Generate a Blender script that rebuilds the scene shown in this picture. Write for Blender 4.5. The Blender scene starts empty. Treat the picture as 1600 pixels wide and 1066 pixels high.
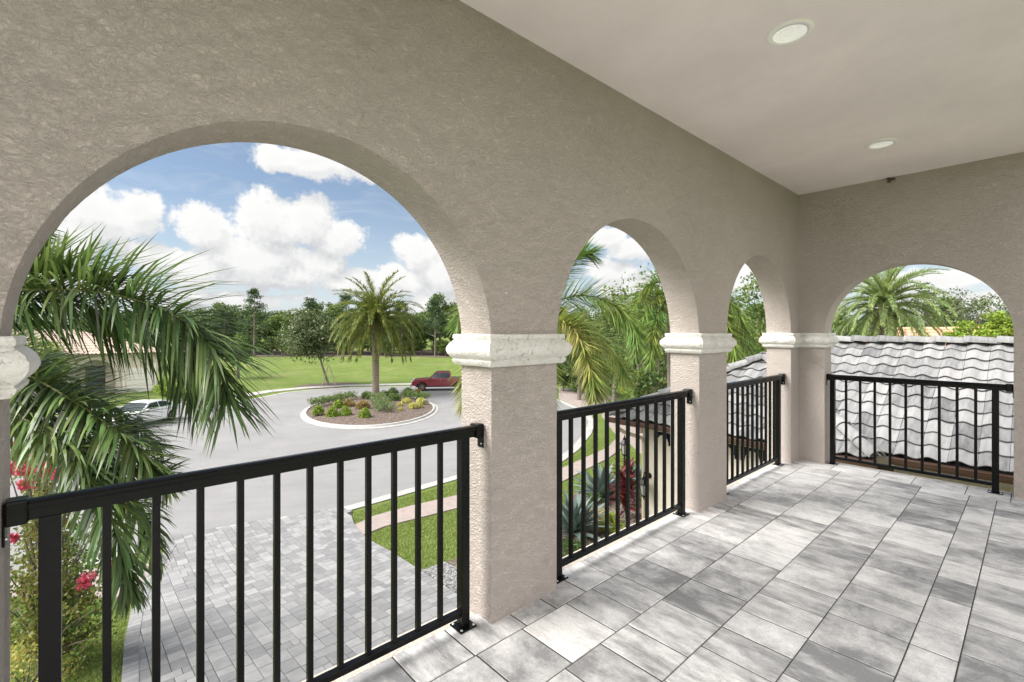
import bpy, bmesh, math, random
from mathutils import Vector, Matrix, noise as mnoise
from mathutils.geometry import tessellate_polygon

scene = bpy.context.scene
rad = math.radians
# ------------------------------------------------------------------ camera
EYE = 5.8          # metres above the street
FLOOR = 4.25       # balcony floor level
CEIL = EYE + 1.66
FPX = 735.4
YAW = 48.105
VH = 518.7
cam_d = bpy.data.cameras.new("camera")
cam = bpy.data.objects.new("camera", cam_d)
scene.collection.objects.link(cam)
cam.location = (0, 0, EYE)
cam.rotation_euler = (rad(90), 0, rad(YAW))
cam_d.sensor_width = 36
cam_d.lens = FPX / 1600 * 36
cam_d.shift_y = -(533 - VH) / 1600
cam_d.clip_start = 0.02
cam_d.clip_end = 3000
scene.camera = cam
FW = Vector((-math.sin(rad(YAW)), math.cos(rad(YAW)), 0))
RT = Vector((math.cos(rad(YAW)), math.sin(rad(YAW)), 0))

# ------------------------------------------------------------------ exposure, sun, sky
scene.view_settings.view_transform = 'Standard'
scene.view_settings.look = 'None'
scene.view_settings.gamma = 1
scene.view_settings.exposure = 1.6
SUN_EL, SUN_AZ = rad(47), Vector((-0.50, -0.86, 0)).normalized()
sun_dir = Vector((SUN_AZ.x * math.cos(SUN_EL), SUN_AZ.y * math.cos(SUN_EL), math.sin(SUN_EL)))
sd = bpy.data.lights.new("sun", 'SUN')
sd.energy = 2.6
sd.angle = rad(38)
sd.color = (1.0, 0.965, 0.92)
so = bpy.data.objects.new("sun", sd)
scene.collection.objects.link(so)
so.rotation_euler = (-sun_dir).to_track_quat('-Z', 'Y').to_euler()
so.location = (0, 0, 60)


class NT:
    """tiny helper to write node trees as expressions"""
    def __init__(s, tree):
        s.t = tree
        s.n = tree.nodes
        s.l = tree.links

    def link(s, a, b):
        s.l.new(a, b)

    def put(s, sock, v):
        if isinstance(v, bpy.types.NodeSocket):
            s.l.new(v, sock)
        elif isinstance(v, (tuple, list, Vector)) and sock.type == 'RGBA' and len(v) == 3:
            sock.default_value = (*v, 1)
        else:
            sock.default_value = v

    def m(s, op, a, b=None, c=None, clamp=False):
        n = s.n.new('ShaderNodeMath')
        n.operation = op
        n.use_clamp = clamp
        s.put(n.inputs[0], a)
        if b is not None: s.put(n.inputs[1], b)
        if c is not None: s.put(n.inputs[2], c)
        return n.outputs[0]

    def vm(s, op, a, b=None, out=0):
        n = s.n.new('ShaderNodeVectorMath')
        n.operation = op
        s.put(n.inputs[0], a)
        if b is not None: s.put(n.inputs[1], b)
        return n.outputs[out]

    def sep(s, v):
        n = s.n.new('ShaderNodeSeparateXYZ')
        s.put(n.inputs[0], v)
        return n.outputs

    def comb(s, x, y, z):
        n = s.n.new('ShaderNodeCombineXYZ')
        s.put(n.inputs[0], x); s.put(n.inputs[1], y); s.put(n.inputs[2], z)
        return n.outputs[0]

    def noise(s, vec, scale, detail=3, rough=0.5, dist=0.0, out=0):
        n = s.n.new('ShaderNodeTexNoise')
        s.put(n.inputs['Vector'], vec)
        s.put(n.inputs['Scale'], scale)
        n.inputs['Detail'].default_value = detail
        n.inputs['Roughness'].default_value = rough
        n.inputs['Distortion'].default_value = dist
        return n.outputs[out]

    def voro(s, vec, scale, feature='F1', out='Distance', rnd=1.0):
        n = s.n.new('ShaderNodeTexVoronoi')
        n.feature = feature
        s.put(n.inputs['Vector'], vec)
        s.put(n.inputs['Scale'], scale)
        n.inputs['Randomness'].default_value = rnd
        return n.outputs[out]

    def mr(s, v, a, b, c=0.0, d=1.0, smooth=False):
        n = s.n.new('ShaderNodeMapRange')
        n.interpolation_type = 'SMOOTHSTEP' if smooth else 'LINEAR'
        n.clamp = True
        s.put(n.inputs[0], v)
        for i, x in enumerate((a, b, c, d)): s.put(n.inputs[i + 1], x)
        return n.outputs[0]

    def mix(s, f, a, b, mode='MIX'):
        n = s.n.new('ShaderNodeMix')
        n.data_type = 'RGBA'
        n.blend_type = mode
        s.put(n.inputs[0], f)
        s.put(n.inputs[6], a)
        s.put(n.inputs[7], b)
        return n.outputs[2]

    def ramp(s, f, stops):
        n = s.n.new('ShaderNodeValToRGB')
        s.put(n.inputs[0], f)
        el = n.color_ramp.elements
        while len(el) < len(stops): el.new(0.5)
        for e, (p, c) in zip(el, stops):
            e.position = p
            e.color = (*c, 1)
        return n.outputs[0]

    def bump(s, h, strength=0.3, dist=0.01, normal=None):
        n = s.n.new('ShaderNodeBump')
        n.inputs['Strength'].default_value = strength
        n.inputs['Distance'].default_value = dist
        s.put(n.inputs['Height'], h)
        if normal is not None: s.put(n.inputs['Normal'], normal)
        return n.outputs[0]


world = bpy.data.worlds.new("World")
scene.world = world
world.use_nodes = True
wt = NT(world.node_tree)
wt.n.clear()
sky = wt.n.new('ShaderNodeTexSky')
sky.sky_type = 'NISHITA'
sky.sun_disc = False
sky.sun_elevation = SUN_EL
sky.sun_rotation = math.atan2(SUN_AZ.x, SUN_AZ.y)
sky.air_density = 1.0
sky.dust_density = 0.6
sky.ozone_density = 1.6
tc = wt.n.new('ShaderNodeTexCoord')
dx, dy, dz = wt.sep(tc.outputs['Generated'])
# azimuth measured from the horizontal viewing direction of the camera's heading, to the right, and elevation
ax = wt.m('ADD', wt.m('MULTIPLY', dx, FW.x), wt.m('MULTIPLY', dy, FW.y))
ay = wt.m('ADD', wt.m('MULTIPLY', dx, RT.x), wt.m('MULTIPLY', dy, RT.y))
az = wt.m('ARCTAN2', ay, ax)
el = wt.m('ARCSINE', dz)


def dir_of(u, v):
    x = (u - 800) / FPX
    z = (VH - v) / FPX
    return math.atan2(x, 1), math.atan2(z, math.hypot(x, 1))


# cumulus heaps: centre and half sizes given as directions
HEAPS = [(150, 345, 75, 48), (215, 335, 38, 42), (105, 385, 70, 45), (240, 400, 60, 30), (330, 360, 55, 42), (420, 350, 62, 50),
         (480, 345, 50, 42), (530, 372, 48, 34), (400, 410, 120, 48), (310, 420, 60, 36), (500, 410, 50, 28), (500, 256, 85, 24), (440, 248, 34, 26), (560, 262, 60, 20),
         (655, 400, 34, 34), (690, 430, 50, 36), (620, 440, 55, 26), (560, 440, 60, 22), (700, 480, 70, 30), (300, 466, 180, 16), (130, 450, 130, 26),
         (945, 368, 38, 18), (985, 392, 36, 20), (960, 425, 50, 24), (1000, 450, 90, 26), (1180, 440, 60, 30), (1440, 440, 120, 24), (1480, 480, 160, 26), (640, 500, 500, 14)]
grp = bpy.data.node_groups.new("cloud_density", 'ShaderNodeTree')
grp.interface.new_socket("P", in_out='INPUT', socket_type='NodeSocketVector')
grp.interface.new_socket("D", in_out='OUTPUT', socket_type='NodeSocketFloat')
g = NT(grp)
gi = g.n.new('NodeGroupInput')
go = g.n.new('NodeGroupOutput')
P = gi.outputs[0]
warp = g.vm('SUBTRACT', g.noise(P, 9.0, 3, 0.5, 0, 1), (0.5, 0.5, 0.5))
Pw = g.vm('ADD', P, g.vm('MULTIPLY', warp, (0.05, 0.045, 0)))
best = None
for (u, v, ru, rv) in HEAPS:
    a0, e0 = dir_of(u, v)
    a1, _ = dir_of(u + ru, v)
    _, e1 = dir_of(u, v - rv)
    d = g.vm('MULTIPLY', g.vm('SUBTRACT', Pw, (a0, e0, 0)), (1 / (a1 - a0), 1 / (e1 - e0), 0))
    L = g.vm('LENGTH', d, out=1)
    s_ = g.m('SUBTRACT', 1.0, L)
    if best is None: best = s_
    else:
        n = g.n.new('ShaderNodeMath'); n.operation = 'SMOOTH_MAX'
        g.put(n.inputs[0], best); g.put(n.inputs[1], s_); n.inputs[2].default_value = 0.12
        best = n.outputs[0]
# elsewhere in the sky: dense cumulus out of view, added to light the balcony
az_s = g.sep(P)[0]
gen = g.mr(g.noise(P, 2.6, 4, 0.5), 0.36, 0.6, -0.5, 0.9)
outside = g.mr(g.m('ABSOLUTE', g.m('ADD', az_s, -0.05)), 0.95, 1.15)
best = g.m('ADD', g.m('MULTIPLY', best, g.m('SUBTRACT', 1.0, outside)), g.m('MULTIPLY', gen, outside))
puff = g.m('ADD', g.m('SUBTRACT', g.noise(P, 17, 9, 0.66), 0.5), g.m('MULTIPLY', g.m('SUBTRACT', g.noise(P, 70, 5, 0.65), 0.5), 0.35))
cell = g.m('SUBTRACT', 0.42, g.voro(g.vm('ADD', P, g.vm('MULTIPLY', warp, (0.03, 0.03, 0))), 22, 'SMOOTH_F1'))
Dn = g.m('ADD', g.m('MAXIMUM', g.m('ADD', best, 0.10), -1.0), g.m('ADD', g.m('MULTIPLY', puff, 1.7), g.m('MULTIPLY', cell, 0.3)))
g.link(Dn, go.inputs[0])


def dens(p):
    n = wt.n.new('ShaderNodeGroup')
    n.node_tree = grp
    wt.put(n.inputs[0], p)
    return n.outputs[0]


P0 = wt.comb(az, el, 0)
D0 = dens(P0)
D1 = dens(wt.vm('ADD', P0, (-0.010, 0.022, 0)))
D2 = dens(wt.vm('ADD', P0, (-0.02, 0.06, 0)))
cover = wt.mr(D0, -0.06, 0.34, 0, 1, True)
lit = wt.m('ADD', wt.m('MULTIPLY', wt.mr(wt.m('SUBTRACT', D0, D1), -0.45, 0.30, 0.0, 1.0, True), 0.45), wt.m('MULTIPLY', wt.mr(wt.m('SUBTRACT', D0, D2), -0.60, 0.35, 0.0, 1.0, True), 0.55))
thick = wt.mr(D0, 0.15, 1.0, 1.0, 0.86)
lit = wt.m('MULTIPLY', wt.m('ADD', 0.25, wt.m('MULTIPLY', lit, 0.75)), thick)
CL_DARK, CL_LIGHT = (1.75, 1.8, 1.9), (3.4, 3.38, 3.33)
ccol = wt.mix(lit, CL_DARK, CL_LIGHT)
# clouds outside the view made extra bright, added as fill light for the balcony
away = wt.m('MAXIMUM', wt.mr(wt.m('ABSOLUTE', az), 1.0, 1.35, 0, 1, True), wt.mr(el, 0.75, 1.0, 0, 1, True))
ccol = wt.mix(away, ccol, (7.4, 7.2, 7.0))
# thin wisps
wisp = wt.mr(wt.noise(wt.vm('MULTIPLY', P0, (5, 16, 1)), 1.6, 6, 0.6, 0.8), 0.5, 0.85, 0, 0.35)
skyc = wt.mix(0.22, wt.mix(1.0, sky.outputs[0], (0.44, 0.46, 0.47), 'MULTIPLY'), (1.5, 1.6, 1.7))
skyc = wt.mix(wisp, skyc, (3.2, 3.2, 3.2))
hz_m = wt.mr(el, 0.0, 0.30, 0.6, 0.0, True)
skyc = wt.mix(hz_m, skyc, (2.6, 2.85, 3.1))
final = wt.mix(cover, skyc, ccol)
below = wt.mr(el, -0.06, -0.01, 1, 0)
final = wt.mix(below, final, (2.0, 2.1, 1.8))
bg = wt.n.new('ShaderNodeBackground')
bg.inputs[1].default_value = 0.1
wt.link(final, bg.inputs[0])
wo = wt.n.new('ShaderNodeOutputWorld')
wt.link(bg.outputs[0], wo.inputs[0])
world.cycles.sampling_method = 'MANUAL'
world.cycles.sample_map_resolution = 512

scene.cycles.max_bounces = 8
scene.cycles.diffuse_bounces = 5
scene.cycles.glossy_bounces = 3
scene.cycles.transparent_max_bounces = 8
scene.cycles.caustics_reflective = False
scene.cycles.caustics_refractive = False

# ------------------------------------------------------------------ helpers
C = scene.collection


def hz(x, y=0):
    """the lot rises gently from the street towards the house"""
    t = min(max((x + 14.5) / 10.0, 0.0), 1.0)
    return 1.05 * t * t * (3 - 2 * t)


def G(u, v, z=0.0):
    """ground point seen at photo pixel (u, v)"""
    d = FW + RT * ((u - 800) / FPX) + Vector((0, 0, (VH - v) / FPX))
    lo, hi = 1.0, 400.0
    for _ in range(60):
        t = (lo + hi) / 2
        p = Vector((0, 0, EYE)) + d * t
        if p.z > hz(p.x, p.y) + z: lo = t
        else: hi = t
    return Vector((p.x, p.y, hz(p.x, p.y) + z))


def A(u, v, f):
    """the point at depth f metres seen at photo pixel (u, v)"""
    return Vector((0, 0, EYE)) + (FW + RT * ((u - 800) / FPX) + Vector((0, 0, (VH - v) / FPX))) * f


class MB:
    def __init__(s):
        s.v = []; s.f = []; s.mi = []; s.sm = []

    def add(s, vs, fs, mi=0, smooth=False):
        o = len(s.v)
        s.v += [tuple(v) for v in vs]
        for f in fs:
            s.f.append(tuple(i + o for i in f)); s.mi.append(mi); s.sm.append(smooth)

    def box(s, a, b, mi=0, M=None):
        x0, y0, z0 = a; x1, y1, z1 = b
        vs = [Vector(p) for p in ((x0, y0, z0), (x1, y0, z0), (x1, y1, z0), (x0, y1, z0), (x0, y0, z1), (x1, y0, z1), (x1, y1, z1), (x0, y1, z1))]
        if M is not None: vs = [M @ v for v in vs]
        s.add(vs, [(0, 3, 2, 1), (4, 5, 6, 7), (0, 1, 5, 4), (1, 2, 6, 5), (2, 3, 7, 6), (3, 0, 4, 7)], mi)

    def tube(s, pts, rs, n=8, mi=0, cap=True, smooth=True):
        pts = [Vector(p) for p in pts]
        if not isinstance(rs, (list, tuple)): rs = [rs] * len(pts)
        rings = []
        ref = None
        for i, p in enumerate(pts):
            t = (pts[min(i + 1, len(pts) - 1)] - pts[max(i - 1, 0)]).normalized()
            if ref is None: ref = t.orthogonal().normalized()
            ref = (ref - t * ref.dot(t)).normalized()
            b = t.cross(ref)
            rings.append([p + (ref * math.cos(2 * math.pi * k / n) + b * math.sin(2 * math.pi * k / n)) * rs[i] for k in range(n)])
        vs = [v for r in rings for v in r]
        fs = []
        for i in range(len(pts) - 1):
            for k in range(n):
                a = i * n + k; b_ = i * n + (k + 1) % n
                fs.append((a, b_, b_ + n, a + n))
        s.add(vs, fs, mi, smooth)
        if cap:
            s.add(rings[0], [tuple(range(n))[::-1]], mi)
            s.add(rings[-1], [tuple(range(n))], mi)

    def lathe(s, prof, c, n=24, mi=0, smooth=True, axis='Z'):
        vs = []
        for (r, z) in prof:
            for k in range(n):
                a = 2 * math.pi * k / n
                q = (r * math.cos(a), r * math.sin(a), z)
                if axis == 'Y': q = (q[0], q[2], q[1])
                if axis == 'X': q = (q[2], q[0], q[1])
                vs.append(Vector(q) + Vector(c))
        fs = []
        for i in range(len(prof) - 1):
            for k in range(n):
                a = i * n + k; b = i * n + (k + 1) % n
                fs.append((a, b, b + n, a + n))
        s.add(vs, fs, mi, smooth)

    def prism(s, poly, z0, z1, mi=0, M=None):
        """poly: xy list (counter-clockwise)"""
        n = len(poly)
        vs = [Vector((x, y, z0)) for x, y in poly] + [Vector((x, y, z1)) for x, y in poly]
        if M is not None: vs = [M @ v for v in vs]
        fs = [tuple(range(n))[::-1], tuple(range(n, 2 * n))] + [(i, (i + 1) % n, (i + 1) % n + n, i + n) for i in range(n)]
        s.add(vs, fs, mi)

    def build(s, name, mats, parent=None, bevel=0, seg=2, world_parent=None):
        me = bpy.data.meshes.new(name)
        me.from_pydata(s.v, [], s.f)
        if not isinstance(mats, (list, tuple)): mats = [mats]
        for m_ in mats: me.materials.append(m_)
        me.polygons.foreach_set('material_index', s.mi)
        me.polygons.foreach_set('use_smooth', s.sm)
        me.update()
        o = bpy.data.objects.new(name, me)
        C.objects.link(o)
        if parent is not None: o.parent = parent
        if bevel:
            b = o.modifiers.new('bevel', 'BEVEL')
            b.width = bevel; b.segments = seg; b.limit_method = 'ANGLE'; b.angle_limit = rad(35)
        return o


def rel(mb, loc):
    """shift a builder's vertices so they are local to a parent standing at loc"""
    l = Vector(loc)
    mb.v = [tuple(Vector(v) - l) for v in mb.v]
    return mb


def thing(name, label, cat, loc=(0, 0, 0), rotz=0, group=None, kind=None):
    o = bpy.data.objects.new(name, None)
    C.objects.link(o)
    o.empty_display_size = 0.2
    o.location = loc
    o.rotation_euler = (0, 0, rotz)
    return tag(o, label, cat, group, kind)


def tag(o, label, cat, group=None, kind=None):
    o['label'] = label
    o['category'] = cat
    if group: o['group'] = group
    if kind: o['kind'] = kind
    return o


def struct(o, label, cat):
    return tag(o, label, cat, None, 'structure')


def copy_tree(o, parent=None):
    kids = list(o.children)
    c = o.copy()
    C.objects.link(c)
    c.parent = parent
    for k in kids: copy_tree(k, c)
    return c


# ------------------------------------------------------------------ materials
def mat(name, base=(0.5, 0.5, 0.5), rough=0.6, metal=0.0, spec=0.5):
    m_ = bpy.data.materials.new(name)
    m_.use_nodes = True
    nt = NT(m_.node_tree)
    b = nt.n['Principled BSDF']
    b.inputs['Base Color'].default_value = (*base, 1)
    b.inputs['Roughness'].default_value = rough
    b.inputs['Metallic'].default_value = metal
    b.inputs['Specular IOR Level'].default_value = spec
    return m_, nt, b


def coords(nt, kind='Object'):
    return nt.n.new('ShaderNodeTexCoord').outputs[kind]


def geo(nt, name):
    return nt.n.new('ShaderNodeNewGeometry').outputs[name]


def hsvj(nt, col, f, dv=0.4, dh=0.03):
    """brightness and hue jitter from a 0..1 factor"""
    n = nt.n.new('ShaderNodeHueSaturation')
    nt.put(n.inputs['Color'], col)
    nt.put(n.inputs['Value'], nt.mr(f, 0, 1, 1 - dv, 1 + dv))
    nt.put(n.inputs['Hue'], nt.mr(nt.m('FRACT', nt.m('MULTIPLY', f, 7.3)), 0, 1, 0.5 - dh, 0.5 + dh))
    return n.outputs[0]


def stucco(name, col, amp=1.0, scale=1.0):
    m_, nt, b = mat(name, col, 0.85, 0, 0.25)
    P_ = geo(nt, 'Position')
    big = nt.noise(P_, 1.3, 3)
    fine = nt.noise(P_, 6, 4, 0.6)
    c = nt.mix(nt.mr(big, 0.3, 0.7), tuple(x * 0.94 for x in col), tuple(min(1, x * 1.05) for x in col))
    c = nt.mix(nt.mr(fine, 0.45, 0.75, 0, 0.2), c, tuple(x * 0.82 for x in col))
    c = nt.mix(nt.mr(nt.noise(nt.vm('MULTIPLY', P_, (3, 3, 0.5)), 1.5, 4, 0.7), 0.55, 0.8, 0, 0.12 * min(1, amp)), c, tuple(x * 0.7 for x in col))
    warp_ = nt.vm('ADD', P_, nt.vm('MULTIPLY', nt.vm('SUBTRACT', nt.noise(P_, 14, 2, 0.5, 0, 1), (0.5,) * 3), (0.05, 0.05, 0.05)))
    W2 = nt.vm('MULTIPLY', warp_, (1, 1, 1.55))
    n1 = nt.noise(W2, 42 * scale, 5, 0.62, 0.35)
    v1 = nt.voro(nt.vm('ADD', W2, nt.vm('MULTIPLY', nt.noise(P_, 60, 2, 0.5, 0, 1), (0.02, 0.02, 0.02))), 60 * scale, 'SMOOTH_F1')
    n2 = nt.noise(P_, 170 * scale, 2, 0.5)
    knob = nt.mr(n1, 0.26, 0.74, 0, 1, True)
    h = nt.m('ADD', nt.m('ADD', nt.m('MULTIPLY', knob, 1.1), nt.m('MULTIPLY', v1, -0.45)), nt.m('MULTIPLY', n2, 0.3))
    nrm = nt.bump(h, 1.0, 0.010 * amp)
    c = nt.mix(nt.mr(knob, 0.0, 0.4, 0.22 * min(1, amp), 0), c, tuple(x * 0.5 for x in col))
    nt.link(c, b.inputs['Base Color'])
    nt.link(nrm, b.inputs['Normal'])
    return m_


M = {}
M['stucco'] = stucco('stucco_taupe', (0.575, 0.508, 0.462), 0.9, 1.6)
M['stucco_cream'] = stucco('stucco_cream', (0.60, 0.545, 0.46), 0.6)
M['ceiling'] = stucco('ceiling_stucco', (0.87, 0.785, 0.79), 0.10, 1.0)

m_, nt, b = mat('cast_stone_white', (0.70, 0.68, 0.64), 0.75)
P_ = geo(nt, 'Position')
n = nt.noise(P_, 45, 4, 0.6, 1.0)
pit = nt.mr(nt.noise(nt.vm('MULTIPLY', P_, (1, 1, 0.55)), 60, 2, 0.5, 0.6), 0.62, 0.78)
c = nt.mix(nt.mr(nt.noise(P_, 9, 4, 0.65), 0.48, 0.72, 0, 0.5), (0.70, 0.68, 0.64), (0.50, 0.47, 0.42))
c = nt.mix(nt.m('MULTIPLY', pit, 0.65), c, (0.4, 0.38, 0.33))
nt.link(c, b.inputs['Base Color'])
nt.link(nt.bump(nt.m('SUBTRACT', nt.m('MULTIPLY', n, 1.2), pit), 0.9, 0.010), b.inputs['Normal'])
M['cap'] = m_

m_, nt, b = mat('black_aluminium', (0.004, 0.004, 0.004), 0.22, 0.0, 0.18)
P_ = geo(nt, 'Position')
nt.link(nt.bump(nt.noise(P_, 260, 2), 0.06, 0.002), b.inputs['Normal'])
nt.link(nt.mr(nt.noise(P_, 12, 3), 0.3, 0.7, 0.18, 0.3), b.inputs['Roughness'])
M['black'] = m_
M['steel'] = mat('screw_steel', (0.7, 0.7, 0.7), 0.3, 0.9)[0]

# pavers of the balcony: pale concrete with cloudy grey streaks running along the short side
m_, nt, b = mat('balcony_paver', (0.5, 0.5, 0.5), 0.72)
rnd = geo(nt, 'Random Per Island')
P_ = geo(nt, 'Position')
off = nt.comb(nt.m('MULTIPLY', rnd, 37.0), nt.m('MULTIPLY', rnd, 91.0), 0)
Q = nt.vm('ADD', P_, off)
st = nt.noise(nt.vm('MULTIPLY', Q, (1.7, 5.2, 1)), 1.9, 8, 0.72, 0.15)
cl = nt.noise(Q, 4.2, 9, 0.72, 0.2)
r2 = nt.m('FRACT', nt.m('MULTIPLY', rnd, 13.7))
r3 = nt.m('FRACT', nt.m('MULTIPLY', rnd, 51.3))
shift = nt.m('ADD', nt.mr(r2, 0, 1, -0.09, 0.085), nt.mr(r2, 0.0, 0.09, -0.07, 0.0))
wS = nt.mr(r3, 0.2, 0.8, 0.2, 0.85)
f = nt.m('ADD', nt.m('ADD', nt.m('MULTIPLY', st, wS), nt.m('MULTIPLY', cl, nt.m('SUBTRACT', 1.05, wS))), shift)
c = nt.ramp(f, [(0.37, (0.24, 0.24, 0.242)), (0.465, (0.44, 0.437, 0.432)), (0.54, (0.61, 0.60, 0.588)), (0.64, (0.80, 0.79, 0.77))])
sp = nt.noise(P_, 210, 3, 0.7)
c = nt.mix(nt.mr(sp, 0.5, 0.72, 0, 0.6), c, (0.22, 0.215, 0.21))
c = nt.mix(nt.mr(nt.noise(P_, 150, 2, 0.6), 0.62, 0.8, 0, 0.4), c, (0.75, 0.74, 0.72))
nt.link(c, b.inputs['Base Color'])
nt.link(nt.bump(nt.m('ADD', sp, nt.m('MULTIPLY', nt.noise(P_, 50, 3), 0.6)), 0.3, 0.003), b.inputs['Normal'])
M['paver'] = m_
m_, nt, b = mat('joint_sand', (0.05, 0.047, 0.042), 0.95)
P_ = geo(nt, 'Position')
nt.link(nt.mix(nt.noise(P_, 300, 2), (0.02, 0.02, 0.018), (0.09, 0.083, 0.07)), b.inputs['Base Color'])
M['sand'] = m_

m_, nt, b = mat('driveway_paver', (0.4, 0.4, 0.4), 0.8)
rnd = geo(nt, 'Random Per Island')
P_ = geo(nt, 'Position')
Q = nt.vm('ADD', P_, nt.comb(nt.m('MULTIPLY', rnd, 57.0), 0, 0))
f = nt.m('ADD', nt.m('MULTIPLY', nt.noise(Q, 5, 5, 0.6), 0.6), nt.m('MULTIPLY', rnd, 0.4))
c = nt.ramp(f, [(0.26, (0.165, 0.165, 0.167)), (0.5, (0.215, 0.215, 0.215)), (0.74, (0.29, 0.288, 0.285))])
nt.link(c, b.inputs['Base Color'])
nt.link(nt.bump(nt.noise(P_, 60, 4), 0.3, 0.01), b.inputs['Normal'])
M['drive'] = m_

m_, nt, b = mat('sidewalk_paver_pink', (0.5, 0.4, 0.35), 0.85)
br = nt.n.new('ShaderNodeTexBrick')
P_ = geo(nt, 'Position')
nt.link(P_, br.inputs['Vector'])
br.inputs['Scale'].default_value = 1.0
br.inputs['Brick Width'].default_value = 0.22
br.inputs['Row Height'].default_value = 0.11
br.inputs['Mortar Size'].default_value = 0.006
br.inputs['Color1'].default_value = (0.34, 0.265, 0.235, 1)
br.inputs['Color2'].default_value = (0.27, 0.22, 0.20, 1)
br.inputs['Mortar'].default_value = (0.22, 0.2, 0.18, 1)
c = nt.mix(nt.mr(nt.noise(P_, 3, 4), 0.35, 0.7, 0, 0.5), br.outputs[0], (0.29, 0.265, 0.245))
nt.link(c, b.inputs['Base Color'])
nt.link(nt.bump(nt.noise(P_, 60, 3), 0.2, 0.01), b.inputs['Normal'])
M['pink'] = m_

m_, nt, b = mat('pale_asphalt', (0.3, 0.3, 0.3), 0.9)
P_ = geo(nt, 'Position')
c = nt.mix(nt.mr(nt.noise(P_, 0.35, 4, 0.6, 0.5), 0.35, 0.7), (0.195, 0.192, 0.19), (0.24, 0.236, 0.234))
c = nt.mix(nt.mr(nt.noise(nt.vm('MULTIPLY', P_, (0.25, 1.0, 1)), 1.3, 4, 0.6), 0.5, 0.75, 0, 0.28), c, (0.2, 0.2, 0.2))
c = nt.mix(nt.mr(nt.noise(P_, 26, 3, 0.7), 0.45, 0.75, 0, 0.5), c, (0.2, 0.2, 0.2))
c = nt.mix(nt.mr(nt.noise(P_, 34, 2, 0.7), 0.58, 0.8, 0, 0.5), c, (0.5, 0.5, 0.5))
tyre = nt.noise(nt.comb(nt.m('MULTIPLY', nt.vm('LENGTH', nt.vm('SUBTRACT', P_, (-32, 14, 0)), out=1), 1.6), nt.m('MULTIPLY', nt.sep(P_)[1], 0.05), 0), 1.0, 3, 0.6)
c = nt.mix(nt.mr(tyre, 0.5, 0.72, 0, 0.35), c, (0.17, 0.17, 0.17))
spot = nt.noise(P_, 0.9, 2, 0.5)
c = nt.mix(nt.mr(spot, 0.68, 0.74, 0, 0.4), c, (0.15, 0.15, 0.15))
crk = nt.voro(nt.vm('ADD', P_, nt.vm('MULTIPLY', nt.noise(P_, 2, 3, 0.5, 0, 1), (0.8, 0.8, 0))), 0.16, 'DISTANCE_TO_EDGE')
c = nt.mix(nt.mr(crk, 0.0, 0.005, 0.3, 0), c, (0.14, 0.14, 0.14))
nt.link(c, b.inputs['Base Color'])
nt.link(nt.bump(nt.noise(P_, 40, 3, 0.7), 0.3, 0.01), b.inputs['Normal'])
M['asphalt'] = m_

m_, nt, b = mat('kerb_concrete', (0.5, 0.49, 0.46), 0.9)
P_ = geo(nt, 'Position')
c = nt.mix(nt.mr(nt.noise(P_, 2.2, 5, 0.65), 0.4, 0.7), (0.40, 0.39, 0.37), (0.29, 0.285, 0.27))
nt.link(c, b.inputs['Base Color'])
nt.link(nt.bump(nt.noise(P_, 50, 3), 0.2, 0.01), b.inputs['Normal'])
M['kerb'] = m_


def grass_mat(name, a, b_, dry):
    m_, nt, b = mat(name, a, 0.95, 0, 0.1)
    P_ = geo(nt, 'Position')
    c = nt.mix(nt.mr(nt.noise(P_, 0.25, 4, 0.6), 0.35, 0.65), a, b_)
    c = nt.mix(nt.mr(nt.noise(nt.vm('MULTIPLY', P_, (0.35, 0.35, 1.5)), 0.7, 5, 0.65, 0.6), 0.5, 0.72, 0, 0.75), c, dry)
    c = nt.mix(nt.mr(nt.noise(P_, 0.9, 5, 0.7), 0.5, 0.68, 0, 0.4), c, dry)
    c = nt.mix(nt.mr(nt.noise(P_, 9, 4, 0.7), 0.35, 0.7, 0.4, 0), c, tuple(x * 0.35 for x in a))
    c = nt.mix(nt.mr(nt.noise(P_, 38, 2, 0.7), 0.4, 0.65, 0.5, 0), c, tuple(x * 0.4 for x in a))
    nt.link(c, b.inputs['Base Color'])
    nt.link(nt.bump(nt.noise(P_, 22, 4, 0.7), 0.9, 0.05), b.inputs['Normal'])
    return m_


M['grass'] = grass_mat('lawn', (0.15, 0.215, 0.05), (0.205, 0.275, 0.07), (0.33, 0.32, 0.15))
m_, nt, b = mat('mulch', (0.1, 0.06, 0.04), 0.95, 0, 0.1)
P_ = geo(nt, 'Position')
vor = nt.voro(nt.vm('MULTIPLY', P_, (1, 1, 1)), 16, 'F1', 'Color')
c = nt.mix(nt.sep(vor)[0], (0.05, 0.036, 0.03), (0.23, 0.185, 0.155))
nt.link(c, b.inputs['Base Color'])
nt.link(nt.bump(nt.voro(P_, 16), 0.9, 0.03), b.inputs['Normal'])
M['mulch'] = m_


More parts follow.
